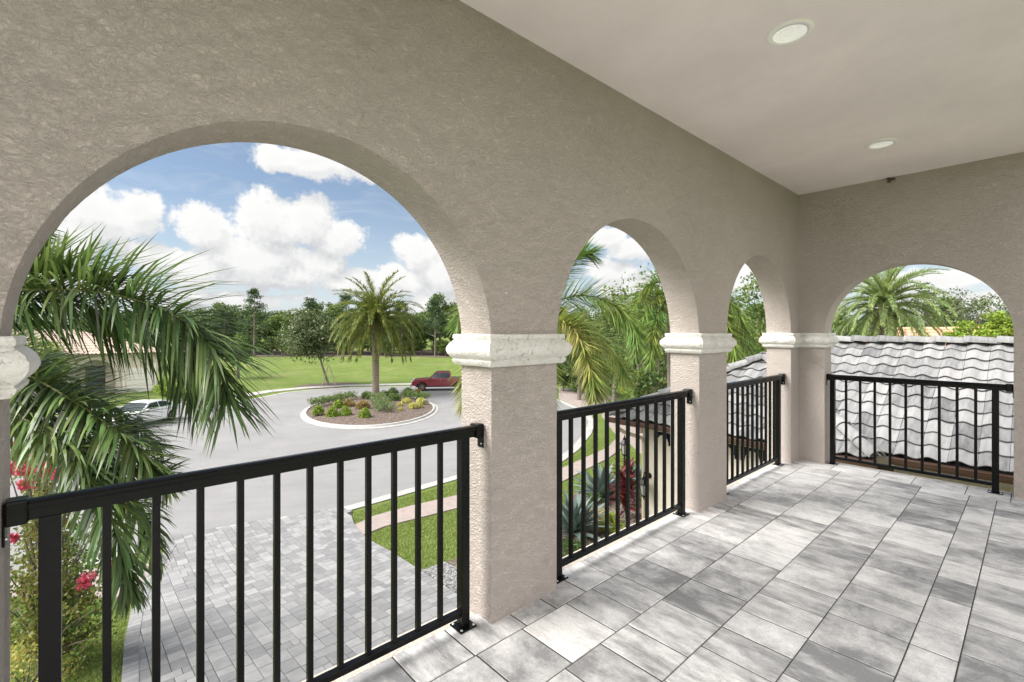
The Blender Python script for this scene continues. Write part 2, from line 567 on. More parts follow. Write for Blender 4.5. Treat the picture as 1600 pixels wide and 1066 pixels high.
def leaf_mat(name, col, dv=0.35, dh=0.025, trans=0.35, rough=0.5, alt=None):
    m_ = bpy.data.materials.new(name)
    m_.use_nodes = True
    nt = NT(m_.node_tree)
    b = nt.n['Principled BSDF']
    f = geo(nt, 'Random Per Island')
    base = col
    if alt is not None:
        base = nt.mix(nt.mr(nt.noise(geo(nt, 'Position'), 1.1, 3, 0.6), 0.42, 0.6), col, alt)
    c = hsvj(nt, base, f, dv, dh)
    nt.link(c, b.inputs['Base Color'])
    b.inputs['Roughness'].default_value = rough
    b.inputs['Specular IOR Level'].default_value = 0.35
    tr = nt.n.new('ShaderNodeBsdfTranslucent')
    nt.link(nt.mix(0.35, c, (col[0] * 1.6 + 0.02, col[1] * 1.6 + 0.02, col[2] * 0.8)), tr.inputs[0])
    ms = nt.n.new('ShaderNodeMixShader')
    ms.inputs[0].default_value = trans
    nt.link(b.outputs[0], ms.inputs[1])
    nt.link(tr.outputs[0], ms.inputs[2])
    nt.link(ms.outputs[0], nt.n['Material Output'].inputs[0])
    return m_


def bark_mat(name, a, b_, sc=8):
    m_, nt, b = mat(name, a, 0.95, 0, 0.1)
    P_ = coords(nt)
    f = nt.noise(nt.vm('MULTIPLY', P_, (1, 1, 0.3)), sc, 5, 0.7)
    nt.link(nt.mix(f, a, b_), b.inputs['Base Color'])
    nt.link(nt.bump(f, 0.8, 0.03), b.inputs['Normal'])
    return m_


M['palm_near'] = leaf_mat('palm_leaflet_dark', (0.07, 0.12, 0.038), 0.75, 0.03, 0.3, 0.38, (0.14, 0.20, 0.065))
M['foxtail'] = leaf_mat('foxtail_leaflet', (0.15, 0.26, 0.055), 0.6, 0.03, 0.3, 0.4, (0.21, 0.25, 0.06))
M['foxtail_yellow'] = leaf_mat('foxtail_leaflet_yellowing', (0.24, 0.32, 0.075), 0.55, 0.05, 0.3, 0.4, (0.32, 0.30, 0.10))
M['date'] = leaf_mat('date_palm_leaflet', (0.13, 0.18, 0.035), 0.4, 0.03, 0.3, 0.5, (0.20, 0.21, 0.045))
M['date_pale'] = leaf_mat('date_palm_leaflet_pale', (0.25, 0.34, 0.15), 0.35, 0.03, 0.35, 0.5, (0.32, 0.40, 0.15))
M['rachis'] = mat('palm_rachis', (0.20, 0.22, 0.08), 0.6)[0]
M['wood_leaf'] = leaf_mat('woodland_leaf', (0.065, 0.11, 0.03), 0.5, 0.03, 0.25, 0.5, (0.13, 0.18, 0.045))
M['wood_leaf2'] = leaf_mat('woodland_leaf_bright', (0.13, 0.19, 0.045), 0.5, 0.03, 0.3, 0.5, (0.07, 0.115, 0.03))
M['oak_leaf'] = leaf_mat('oak_leaf', (0.085, 0.12, 0.045), 0.5, 0.03, 0.2, 0.45, (0.15, 0.185, 0.085))
M['pine_leaf'] = leaf_mat('pine_needles', (0.045, 0.085, 0.025), 0.4, 0.02, 0.2, 0.6)
M['shrub_leaf'] = leaf_mat('shrub_leaf_bright', (0.21, 0.30, 0.04), 0.4, 0.03, 0.3, 0.5)
M['shrub_dark'] = leaf_mat('shrub_leaf_dark', (0.12, 0.18, 0.05), 0.4, 0.03, 0.25, 0.5)
M['shrub_red'] = leaf_mat('shrub_leaf_red', (0.26, 0.19, 0.06), 0.5, 0.09, 0.3, 0.5)
M['shrub_yellow'] = leaf_mat('shrub_leaf_yellow', (0.48, 0.46, 0.15), 0.3, 0.03, 0.3, 0.5)
M['shrub_grey'] = leaf_mat('shrub_leaf_grey', (0.14, 0.19, 0.075), 0.35, 0.02, 0.25, 0.5)
M['myrtle'] = leaf_mat('crape_myrtle_leaf', (0.10, 0.17, 0.035), 0.45, 0.04, 0.35, 0.42, (0.2, 0.17, 0.05))
M['pink_flower'] = leaf_mat('crape_myrtle_flower', (0.68, 0.13, 0.24), 0.35, 0.02, 0.4, 0.6)
M['agave'] = leaf_mat('agave_leaf', (0.16, 0.22, 0.20), 0.2, 0.015, 0.05, 0.55)
M['ti'] = leaf_mat('ti_plant_leaf', (0.12, 0.02, 0.022), 0.7, 0.03, 0.3, 0.4)
M['brom'] = leaf_mat('bromeliad_leaf', (0.30, 0.36, 0.05), 0.4, 0.03, 0.3, 0.4, (0.15, 0.27, 0.04))
M['low_green'] = leaf_mat('low_plant_leaf', (0.10, 0.17, 0.05), 0.4, 0.03, 0.3, 0.5)
M['blade'] = leaf_mat('grass_blade', (0.24, 0.31, 0.09), 0.45, 0.03, 0.3, 0.6)
M['bark'] = bark_mat('bark_grey', (0.10, 0.085, 0.07), (0.26, 0.23, 0.2))
M['palm_bark'] = bark_mat('palm_bark', (0.16, 0.14, 0.12), (0.36, 0.33, 0.29), 12)
M['date_bark'] = bark_mat('date_palm_bark', (0.09, 0.07, 0.055), (0.28, 0.235, 0.19), 6)
M['date_boot'] = bark_mat('date_palm_boot', (0.32, 0.27, 0.22), (0.5, 0.44, 0.37), 6)
M['crownshaft'] = bark_mat('palm_crownshaft', (0.24, 0.29, 0.16), (0.4, 0.44, 0.28), 3)
M['stake'] = mat('stake_wood', (0.34, 0.29, 0.22), 0.9)[0]

# concrete roof tiles
m_, nt, b = mat('roof_tile_grey', (0.45, 0.45, 0.44), 0.8)
rnd = geo(nt, 'Random Per Island')
P_ = geo(nt, 'Position')
Q = nt.vm('ADD', P_, nt.comb(nt.m('MULTIPLY', rnd, 47.0), nt.m('MULTIPLY', rnd, 21.0), 0))
f = nt.m('ADD', nt.m('MULTIPLY', nt.noise(nt.vm('MULTIPLY', Q, (14, 2.2, 2.2)), 1.2, 5, 0.65), 0.65), nt.m('MULTIPLY', rnd, 0.3))
c = nt.ramp(f, [(0.30, (0.12, 0.12, 0.122)), (0.45, (0.205, 0.205, 0.205)), (0.62, (0.29, 0.288, 0.285))])
nt.link(c, b.inputs['Base Color'])
nt.link(nt.bump(nt.noise(P_, 120, 3), 0.2, 0.004), b.inputs['Normal'])
M['tile'] = m_
m_, nt, b = mat('roof_tile_terracotta', (0.6, 0.33, 0.2), 0.85)
rnd = geo(nt, 'Random Per Island')
nt.link(hsvj(nt, (0.62, 0.36, 0.24), rnd, 0.22, 0.01), b.inputs['Base Color'])
M['terracotta'] = m_
M['tan_tile'] = mat('roof_tile_pale_tan', (0.42, 0.33, 0.27), 0.9)[0]
M['under'] = mat('roof_underlay_dark', (0.03, 0.03, 0.032), 0.9)[0]
M['gutter'] = mat('gutter_brown', (0.115, 0.065, 0.05), 0.45)[0]
M['downpipe'] = mat('downpipe_cream', (0.42, 0.37, 0.29), 0.5)[0]
M['glass_dark'] = mat('window_glass_dark', (0.012, 0.016, 0.03), 0.06, 0, 0.6)[0]
M['glass_car'] = mat('car_glass', (0.02, 0.035, 0.045), 0.05, 0, 0.7)[0]
M['white_trim'] = mat('white_painted_trim', (0.72, 0.70, 0.66), 0.5)[0]
M['cream_paint'] = mat('cream_paint', (0.62, 0.57, 0.48), 0.55)[0]
M['tan_paint'] = mat('tan_paint', (0.40, 0.30, 0.22), 0.6)[0]
M['lamp_trim'] = mat('downlight_trim', (0.9, 0.89, 0.86), 0.35)[0]
m_, nt, b = mat('downlight_lens', (0.82, 0.84, 0.78), 0.25, 0, 0.5)
b.inputs['Emission Color'].default_value = (1.0, 0.98, 0.9, 1)
b.inputs['Emission Strength'].default_value = 0.10
nt.link(nt.bump(nt.voro(coords(nt), 70), 0.7, 0.004), b.inputs['Normal'])
M['lens'] = m_
m_, nt, b = mat('lantern_glass', (0.6, 0.62, 0.6), 0.1)
b.inputs['Transmission Weight'].default_value = 0.6
M['lantern_glass'] = m_
m_, nt, b = mat('truck_paint_maroon', (0.19, 0.02, 0.03), 0.28)
b.inputs['Coat Weight'].default_value = 0.6
M['maroon'] = m_
m_, nt, b = mat('car_paint_white', (0.72, 0.73, 0.74), 0.25)
b.inputs['Coat Weight'].default_value = 0.6
M['carwhite'] = m_
M['tyre'] = mat('tyre_rubber', (0.018, 0.018, 0.018), 0.85)[0]
M['rim_tan'] = mat('wheel_rim_tan', (0.36, 0.28, 0.19), 0.4, 0.5)[0]
M['rim'] = mat('wheel_rim_silver', (0.5, 0.5, 0.52), 0.3, 0.8)[0]
M['plastic'] = mat('dark_plastic', (0.02, 0.02, 0.022), 0.5)[0]
M['chrome'] = mat('chrome', (0.7, 0.7, 0.7), 0.12, 1.0)[0]
M['redlens'] = mat('tail_light_red', (0.35, 0.01, 0.01), 0.2)[0]
M['headlens'] = mat('headlight_lens', (0.75, 0.76, 0.78), 0.1)[0]
M['mud'] = mat('dried_mud', (0.10, 0.075, 0.055), 0.95)[0]
m_, nt, b = mat('pebble', (0.3, 0.3, 0.3), 0.7)
nt.link(nt.mix(geo(nt, 'Random Per Island'), (0.05, 0.052, 0.055), (0.30, 0.295, 0.285)), b.inputs['Base Color'])
M['pebble'] = m_

# ================================================================== ground
def bank(x, y):
    f = x * FW.x + y * FW.y
    t = min(max((f - 53) / 36, 0), 1)
    n_ = mnoise.noise((x * 0.06, y * 0.06, 0)) * 0.35 * min(1, max(0, (f - 54) / 12))
    return 1.5 * t * t * (3 - 2 * t) + n_ + min(max((f - 95) / 300, 0), 1) * 3


def ground_z(x, y):
    return hz(x, y) + bank(x, y)


xs = sorted(set([-1200, -600, -350, -250] + [-200 + 3 * i for i in range(61)] + [-16 + 0.5 * i for i in range(33)] + [3, 8, 15, 25, 40, 60, 100, 200, 400, 900]))
ys = sorted(set([-900, -400, -200, -120] + [-90 + 3 * i for i in range(95)] + [220, 260, 350, 500, 900, 1400]))
g_ = MB()
nx = len(xs)
g_.v = [(x, y, ground_z(x, y) - 0.02) for y in ys for x in xs]
for j in range(len(ys) - 1):
    for i in range(nx - 1):
        g_.f.append((j * nx + i, j * nx + i + 1, (j + 1) * nx + i + 1, (j + 1) * nx + i)); g_.mi.append(0); g_.sm.append(True)
struct(g_.build('ground', M['grass']), 'green lawn ground rising to a grassy bank beyond the road', 'ground')


def sheet(name, poly, off, m_, label, cat, skirt=0.08, kind='structure', strips=False):
    """a draped slab following the lot's slope"""
    bm = bmesh.new()
    vs = [bm.verts.new((p[0], p[1], 0)) for p in poly]
    if strips:
        h_ = len(poly) // 2
        for i in range(h_ - 1):
            bm.faces.new((vs[i], vs[i + 1], vs[2 * h_ - 2 - i], vs[2 * h_ - 1 - i]))
    else:
        for tri in tessellate_polygon([[Vector((p[0], p[1], 0)) for p in poly]]):
            bm.faces.new([vs[k] for k in tri])
    x = -14.5
    while x < -4.0:
        bmesh.ops.bisect_plane(bm, geom=bm.verts[:] + bm.edges[:] + bm.faces[:], plane_co=(x, 0, 0), plane_no=(1, 0, 0))
        x += 0.5
    bmesh.ops.recalc_face_normals(bm, faces=bm.faces[:])
    if sum(f.normal.z for f in bm.faces) < 0:
        bmesh.ops.reverse_faces(bm, faces=bm.faces[:])
    be = [e for e in bm.edges if e.is_boundary]
    r = bmesh.ops.extrude_edge_only(bm, edges=be)
    low = {v for v in r['geom'] if isinstance(v, bmesh.types.BMVert)}
    for v in bm.verts:
        v.co.z = ground_z(v.co.x, v.co.y) + off - (skirt if v in low else 0)
    me = bpy.data.meshes.new(name)
    bm.to_mesh(me); bm.free()
    me.materials.append(m_)
    o = bpy.data.objects.new(name, me)
    C.objects.link(o)
    tag(o, label, cat, None, kind)
    return o


def gp(*pix):
    return [tuple(G(u, v)[:2]) for u, v in pix]


# the cul-de-sac: near kerb line, right hand bulb, far kerb line
near_kerb = [(-15.2, -40), (-15.25, -12), (-15.25, -4)] + gp((310, 838), (430, 818), (550, 797), (640, 771), (718, 748), (800, 734), (877, 723), (905, 702), (924, 678), (930, 660), (923, 648), (905, 638), (873, 624))
p_last = near_kerb[-1]
far_kerb = [(-38.5, 33.5), (-41.5, 30.5)] + gp((650, 604.5), (600, 605.5), (540, 607), (490, 610), (450, 614), (400, 624), (372, 629)) + [(-44.0, 4), (-44.6, -8), (-45, -40)]
road_poly = near_kerb + far_kerb
sheet('road', road_poly, 0.006, M['asphalt'], 'pale worn asphalt of the cul-de-sac', 'road', 0.05)


def strip(line, w, side):
    """polygon beside a polyline; side = +1 left, -1 right"""
    out = []
    n_ = len(line)
    for i, p in enumerate(line):
        a = Vector(line[max(i - 1, 0)]); b = Vector(line[min(i + 1, n_ - 1)])
        t = (b - a).normalized()
        q = Vector((-t.y, t.x)) * side * w
        out.append((p[0] + q.x, p[1] + q.y))
    return list(line) + out[::-1]


def off_line(line, w, side):
    s_ = strip(line, w, side)
    return s_[len(line):][::-1]


sheet('near_kerb', strip(near_kerb[2:], 0.42, 1), 0.014, M['kerb'], 'pale concrete gutter kerb along the near edge of the road', 'kerb', 0.04, strips=True)
fk = far_kerb
sheet('far_kerb', strip(fk, 0.45, -1), 0.03, M['kerb'], 'pale concrete kerb along the far edge of the road', 'kerb', 0.06, strips=True)
sw_in = off_line(fk, 1.9, -1)
sheet('far_sidewalk', strip(sw_in, 1.5, -1), 0.03, M['kerb'], 'pale sidewalk behind the grass verge on the far side', 'sidewalk', 0.06, strips=True)

def kerb_in(y0, y1):
    L = off_line(near_kerb[1:8], 0.415, 1)
    if y0 > y1: y0, y1 = y1, y0
    out = []
    for k in range(9):
        y = y0 + (y1 - y0) * k / 8
        for p, q in zip(L[:-1], L[1:]):
            if p[1] <= y <= q[1]:
                out.append((p[0] + (q[0] - p[0]) * (y - p[1]) / (q[1] - p[1]) + 0.004, y))
                break
    return out


# driveway of pavers
DR_R = gp((550, 799), (549, 808), (553, 820), (563, 834), (582, 849), (610, 864), (665, 900), (718, 935), (770, 972)) + [(-4.6, 5.75), (-2.3, 5.8)]
DR_L = [(-2.3, 0.0)] + gp((190, 1066), (194, 1010), (204, 960), (222, 915), (245, 880), (262, 855)) + kerb_in(0.6, G(550, 799).y - 0.05)
DRIVE = DR_R + DR_L


def inside(p, poly):
    x, y = p[0], p[1]
    c = False
    n_ = len(poly)
    for i in range(n_):
        x1, y1 = poly[i]; x2, y2 = poly[(i + 1) % n_]
        if (y1 > y) != (y2 > y) and x < (x2 - x1) * (y - y1) / (y2 - y1) + x1: c = not c
    return c


def clampp(x, y, poly):
    if inside((x, y), poly): return x, y
    best, bp = 1e9, (x, y)
    n_ = len(poly)
    for i in range(n_):
        x1, y1 = poly[i]; x2, y2 = poly[(i + 1) % n_]
        dx_, dy_ = x2 - x1, y2 - y1
        t = max(0, min(1, ((x - x1) * dx_ + (y - y1) * dy_) / (dx_ * dx_ + dy_ * dy_ + 1e-9)))
        qx, qy = x1 + t * dx_, y1 + t * dy_
        d_ = (qx - x) ** 2 + (qy - y) ** 2
        if d_ < best: best, bp = d_, (qx, qy)
    return bp


def ashlar(poly, cell, sizes, seed, zf, gap=0.004, th=0.03, extra=0.0):
    rng = random.Random(seed)
    x0 = min(p[0] for p in poly); x1 = max(p[0] for p in poly)
    y0 = min(p[1] for p in poly); y1 = max(p[1] for p in poly)
    nx_, ny_ = int((x1 - x0) / cell) + 2, int((y1 - y0) / cell) + 2
    used = [[False] * ny_ for _ in range(nx_)]
    mb = MB()
    for i in range(nx_):
        for j in range(ny_):
            if used[i][j]: continue
            opts = sizes[:]
            rng.shuffle(opts)
            for (a, b_) in opts + [(2, 1), (1, 2), (1, 1)]:
                if i + a <= nx_ and j + b_ <= ny_ and all(not used[i + k][j + l] for k in range(a) for l in range(b_)):
                    break
            for k in range(a):
                for l in range(b_): used[i + k][j + l] = True
            xa, ya = x0 + i * cell, y0 + j * cell
            xb, yb = xa + a * cell, ya + b_ * cell
            if not inside(((xa + xb) / 2, (ya + yb) / 2), poly): continue
            g2 = gap
            ch = 0.004
            lift = rng.uniform(-0.0015, 0.0015)
            vs = []
            for (ix, d) in ((0, 0), (1, ch)):
                for (px, py) in ((xa + g2 + d, ya + g2 + d), (xb - g2 - d, ya + g2 + d), (xb - g2 - d, yb - g2 - d), (xa + g2 + d, yb - g2 - d)):
                    px, py = clampp(px, py, poly)
                    vs.append((px, py, zf(px, py) + th + lift - (ch * 0.8 if ix == 0 else 0)))
            low = [(v[0], v[1], v[2] - th * 0.8) for v in vs[:4]]
            mb.add(low + vs, [(8, 9, 10, 11)] + [(4 + q, 4 + (q + 1) % 4, 8 + (q + 1) % 4, 8 + q) for q in range(4)] + [(q, (q + 1) % 4, 4 + (q + 1) % 4, 4 + q) for q in range(4)])
    return mb


sheet('driveway_bed', DRIVE, 0.012, M['sand'], 'dark sand showing in the joints of the driveway pavers', 'paving sand', 0.03)
dmb = ashlar(DRIVE, 0.115, [(2, 2), (3, 2), (2, 3), (2, 2), (3, 2)], 5, lambda x, y: hz(x, y) + 0.012)
# soldier course along both edges
for line, side in ((DR_R[1:], -1), (DR_L[:7], -1)):
    L = [Vector(p) for p in line]
    for a, b_ in zip(L[:-1], L[1:]):
        seg = (b_ - a).length
        k = max(1, int(seg / 0.16))
        t = (b_ - a).normalized()
        nrm = Vector((-t.y, t.x)) * side
        for q in range(k):
            p0 = a + t * (seg * q / k + 0.004); p1 = a + t * (seg * (q + 1) / k - 0.004)
            base = [p0 + nrm * 0.2, p1 + nrm * 0.2, p1 + nrm * 0.0, p0 + nrm * 0.0]
            top = [(p.x, p.y, hz(p.x) + 0.052) for p in base]
            low = [(p.x, p.y, hz(p.x)) for p in base]
            fs = [(4, 5, 6, 7), (0, 1, 5, 4), (1, 2, 6, 5), (2, 3, 7, 6), (3, 0, 4, 7)]
            dmb.add(low + top, fs)
struct(dmb.build('driveway', M['drive']), 'grey driveway of rectangular pavers below the balcony', 'driveway')

# sidewalk and beds on the near side
SW_T = gp((553, 822), (585, 807), (640, 792), (718, 774), (800, 755), (877, 733), (914, 716), (950, 700), (966, 682))
SW_B = gp((566, 838), (600, 824), (660, 809), (718, 794), (800, 775), (877, 754), (914, 735), (950, 717), (985, 690))
SWK = SW_T + SW_B[::-1]
sheet('near_sidewalk', SWK, 0.03, M['pink'], 'pinkish paver sidewalk crossing the near lawn', 'sidewalk')
# paver drive of the wing, beyond the bed
sheet('side_driveway', gp((966, 684), (940, 650), (950, 636), (1010, 640), (1100, 650), (1100, 720), (1012, 716), (985, 694)), 0.026, M['pink'], 'pinkish paver drive beside the garage wing', 'driveway')
sheet('far_side_driveway', gp((873, 623), (905, 637), (930, 650), (945, 632), (960, 618), (925, 612), (873, 606)), 0.028, M['pink'], 'pinkish paver apron on the far side of the road end', 'driveway')
MULCH = gp((697, 880), (740, 862), (800, 842), (875, 800), (900, 770), (930, 760), (965, 748), (990, 758)) + [(-5.75, 9.6), (-5.75, 6.9), (-2.3, 6.9), (-2.3, 5.95)] + gp((790, 985), (740, 918))
sheet('mulch_bed', MULCH, 0.02, M['mulch'], 'brown mulch bed at the foot of the house', 'mulch bed')
PEB = gp((660, 894), (697, 881), (735, 903), (780, 950), (775, 972), (718, 931))
sheet('pebble_bed', PEB, 0.022, M['sand'], 'dark ground under the grey pebbles', 'pebble bed')
rng = random.Random(3)
pb = MB()
bx = [min(p[0] for p in PEB), max(p[0] for p in PEB), min(p[1] for p in PEB), max(p[1] for p in PEB)]
ico = bmesh.new(); bmesh.ops.create_icosphere(ico, subdivisions=1, radius=1)
IV = [v.co.copy() for v in ico.verts]; IF = [tuple(v.index for v in f.verts) for f in ico.faces]; ico.free()
k = 0
while k < 2600:
    p = (rng.uniform(bx[0], bx[1]), rng.uniform(bx[2], bx[3]))
    if not inside(p, PEB): continue
    k += 1
    s_ = rng.uniform(0.018, 0.042); sq = rng.uniform(0.5, 0.9); an = rng.uniform(0, 3.1)
    ca, sa = math.cos(an), math.sin(an)
    q = [(p[0] + (v.x * ca * s_ * 1.3 - v.y * sa * s_), p[1] + (v.x * sa * s_ * 1.3 + v.y * ca * s_), hz(p[0]) + 0.035 + rng.uniform(0, .012) * 0 + v.z * s_ * sq) for v in IV]
    pb.add(q, IF, 0, True)
tag(pb.build('pebbles', M['pebble']), 'loose grey and white pebbles at the lawn corner', 'pebbles', None, 'stuff')

# grass blades close to the balcony
def blades(name, poly, dens_, seed, label, hmin=0.03, hmax=0.07, excl=()):
    rng = random.Random(seed)
    x0 = min(p[0] for p in poly); x1 = max(p[0] for p in poly)
    y0 = min(p[1] for p in poly); y1 = max(p[1] for p in poly)
    n_ = int((x1 - x0) * (y1 - y0) * dens_)
    mb = MB()
    for _ in range(n_):
        p = (rng.uniform(x0, x1), rng.uniform(y0, y1))
        if not inside(p, poly) or any(inside(p, e) for e in excl): continue
        a = rng.uniform(0, 6.28); h = rng.uniform(hmin, hmax); w = 0.006 + rng.random() * 0.006
        lx, ly = rng.uniform(-1, 1) * h * 0.7, rng.uniform(-1, 1) * h * 0.7
        z = ground_z(*p) - 0.02
        c, s_ = math.cos(a) * w, math.sin(a) * w
        mb.add([(p[0] - c, p[1] - s_, z), (p[0] + c, p[1] + s_, z), (p[0] + lx, p[1] + ly, z + h)], [(0, 1, 2)])
    tag(mb.build(name, M['blade']), label, 'grass', None, 'stuff')


LAWN_A = gp((563, 820), (551, 812), (553, 801), (600, 787), (718, 753), (800, 738), (877, 727), (905, 707), (924, 684), (960, 684), (914, 715), (800, 754), (718, 773), (640, 791), (585, 806))
LAWN_B = gp((572, 838), (600, 825), (660, 810), (718, 795), (800, 776), (877, 756), (914, 737), (950, 719), (985, 700), (1000, 716), (990, 748), (965, 746), (930, 758), (900, 768), (875, 798), (800, 840), (740, 860), (697, 879), (660, 893), (610, 862), (586, 849))
blades('verge_grass', LAWN_A, 1500, 11, 'mown green grass strip between the road and the pink sidewalk')
blades('lawn_grass', LAWN_B, 1700, 12, 'mown green grass between the pink sidewalk and the driveway')
LAWN_L = [(-3.0, -2.2), (-3.0, -0.05)] + gp((186, 1066), (190, 1010), (200, 955), (205, 935), (130, 930), (40, 925)) + [(-12.5, -3.5), (-9, -4.5)]
blades('side_grass', LAWN_L, 1300, 13, 'mown green grass left of the driveway under the crape myrtle')
# sidewalk continuing on the left of the driveway
sheet('left_sidewalk', gp((225, 912), (246, 880), (150, 890), (40, 905)) + [(-14.3, -14), (-13, -14)] + gp((40, 930), (130, 935), (205, 935)), 0.03, M['pink'], 'pinkish paver sidewalk left of the driveway behind the shrub', 'sidewalk')

# round island
isl = []
for k in range(72):
    a = 2 * math.pi * k / 72
    u = 577 + 108 * math.cos(a); v = 644.5 + 26.2 * math.sin(a) - 5 * math.cos(a)
    isl.append(G(u, v))
cx = sum(p.x for p in isl) / 72; cy = sum(p.y for p in isl) / 72
ISL_C = Vector((cx, cy, 0))


def ring(t, z):
    return [Vector((cx + (p.x - cx) * t, cy + (p.y - cy) * t, z)) for p in isl]


def loft(mb, rings, close=None, mi=0, smooth=True):
    n_ = len(rings[0])
    vs = [v for r in rings for v in r]
    fs = [(i * n_ + k, i * n_ + (k + 1) % n_, (i + 1) * n_ + (k + 1) % n_, (i + 1) * n_ + k) for i in range(len(rings) - 1) for k in range(n_)]
    mb.add(vs, fs, mi, smooth)
    if close is not None:
        mb.add([close] + list(rings[-1]), [(0, k + 1, (k + 1) % n_ + 1) for k in range(n_)], mi, smooth)


kb = MB()
loft(kb, [ring(1.0, -0.02), ring(1.0, 0.03), ring(0.955, 0.05), ring(0.945, 0.15), ring(0.92, 0.16), ring(0.915, 0.05)], smooth=False)
struct(kb.build('island_kerb', M['kerb']), 'pale concrete kerb ring round the planted island', 'kerb')
ib = MB()
loft(ib, [ring(0.925, 0.09), ring(0.8, 0.17), ring(0.55, 0.26), ring(0.25, 0.30)], Vector((cx, cy, 0.31)))
rng = random.Random(8)
struct(ib.build('island_mulch', M['mulch']), 'brown mulch mound inside the kerb ring of the island', 'mulch bed')

# ================================================================== balcony
WX, WXO = -1.93, -2.2        # street side wall planes
WY, WYO = 6.41, 6.68         # end wall planes
ZF = FLOOR
CAPTOP = EYE - 0.0127
CAPH = 0.175


def arc_z(t, c, r, apex):
    d = abs(t - c) / r
    return apex - r + r * math.sqrt(max(0, 1 - d * d))


def arcade(name, a, b, opens, plane_in, plane_out, axis, zb, zt, parent, low=None):
    """wall running along an axis with arched openings (start, end, apex z)"""
    mb = MB()

    def P(t, d, z):
        return (d, t, z) if axis == 'Y' else (t, d, z)

    def quad(p, q, r, s_, sm=False, flip=False):
        f = (0, 1, 2, 3)
        mb.add([p, q, r, s_], [f if not flip else f[::-1]], 0, sm)
    fl = (axis == 'X')
    t0 = a
    spans = []
    for (s_, e, ap) in opens:
        spans.append((t0, s_, None)); spans.append((s_, e, ap)); t0 = e
    spans.append((t0, b, None))
    for (s_, e, ap) in spans:
        if e - s_ < 1e-4: continue
        if ap is None:
            lb = [o_[2] - (o_[1] - o_[0]) / 2 for o_ in opens if abs(o_[1] - s_) < 1e-6]
            rb = [o_[2] - (o_[1] - o_[0]) / 2 for o_ in opens if abs(o_[0] - e) < 1e-6]
            for pl in (plane_in, plane_out):
                ring_ = [P(s_, pl, zb), P(e, pl, zb)] + [P(e, pl, z_) for z_ in rb] + [P(e, pl, zt), P(s_, pl, zt)] + [P(s_, pl, z_) for z_ in lb]
                mb.add(ring_, [tuple(range(len(ring_)))])
            quad(P(s_, plane_in, zt), P(e, plane_in, zt), P(e, plane_out, zt), P(s_, plane_out, zt))
            quad(P(s_, plane_in, zb), P(e, plane_in, zb), P(e, plane_out, zb), P(s_, plane_out, zb))
        else:
            c = (s_ + e) / 2; r = (e - s_) / 2
            N = 44
            angs = [math.pi * k / N for k in range(N + 1)]
            ts = [c - r * math.cos(x) for x in angs]
            zs = [ap - r + r * math.sin(x) for x in angs]
            base = ap - r
            # jambs
            for tt in (s_, e):
                quad(P(tt, plane_in, zb), P(tt, plane_out, zb), P(tt, plane_out, base), P(tt, plane_in, base))
            for pl in (plane_in, plane_out):
                ring_ = [P(s_, pl, zt)] + [P(ts[k], pl, zs[k]) for k in range(N + 1)] + [P(e, pl, zt)]
                mb.add(ring_, [tuple(range(len(ring_)))])
            for k in range(N):
                quad(P(ts[k], plane_in, zs[k]), P(ts[k + 1], plane_in, zs[k + 1]), P(ts[k + 1], plane_out, zs[k + 1]), P(ts[k], plane_out, zs[k]), sm=True)
            quad(P(s_, plane_in, zt), P(e, plane_in, zt), P(e, plane_out, zt), P(s_, plane_out, zt))
    o = mb.build(name, M['stucco'], parent)
    bm = bmesh.new(); bm.from_mesh(o.data)
    bmesh.ops.remove_doubles(bm, verts=bm.verts[:], dist=1e-5)
    # merge the flat strips so that only real corners are bevelled
    bmesh.ops.recalc_face_normals(bm, faces=bm.faces[:])
    bm.to_mesh(o.data); bm.free()
    bv = o.modifiers.new('bevel', 'BEVEL')
    bv.width = 0.012; bv.segments = 3; bv.limit_method = 'ANGLE'; bv.angle_limit = rad(50)
    bv.harden_normals = False
    return o


APEX = EYE + 0.815
OPEN_A = [(-2.47, -0.70, APEX), (-0.19, 1.585, APEX), (2.094, 3.887, APEX), (4.421, 6.142, APEX - 0.01)]
OPEN_B = [(-1.66, -0.143, EYE + 0.73), (0.37, 1.6, EYE + 0.6)]
wallA = thing('arcade_wall', 'taupe stucco street side wall with the tall arches and the square piers', 'wall', (WX, 1.5, ZF))
wallB = thing('arcade_wall', 'taupe stucco end wall with one lower arch towards the grey tile roof', 'wall', (0, WY, ZF))


def local(o, parent):
    """keep world placement of a mesh whose vertices are in world space under an unrotated parent"""
    for v in o.data.vertices: v.co -= parent.location
    return o


local(arcade('wall', -3.0, WYO, OPEN_A, WX, WXO, 'Y', ZF - 0.06, CEIL + 0.3, wallA), wallA)
local(arcade('wall', WX + 0.001, 2.1, OPEN_B, WY, WYO, 'X', ZF - 0.06, CEIL + 0.3, wallB), wallB)

# moulded capitals
prof = [(0.0, 0.0), (0.030, 0.0), (0.036, -0.006), (0.036, -0.024), (0.030, -0.031), (0.040, -0.040), (0.054, -0.054), (0.064, -0.074), (0.066, -0.094), (0.060, -0.112),
        (0.047, -0.128), (0.034, -0.138), (0.034, -0.142), (0.040, -0.146), (0.036, -0.160), (0.024, -0.174), (0.0, -0.175)]


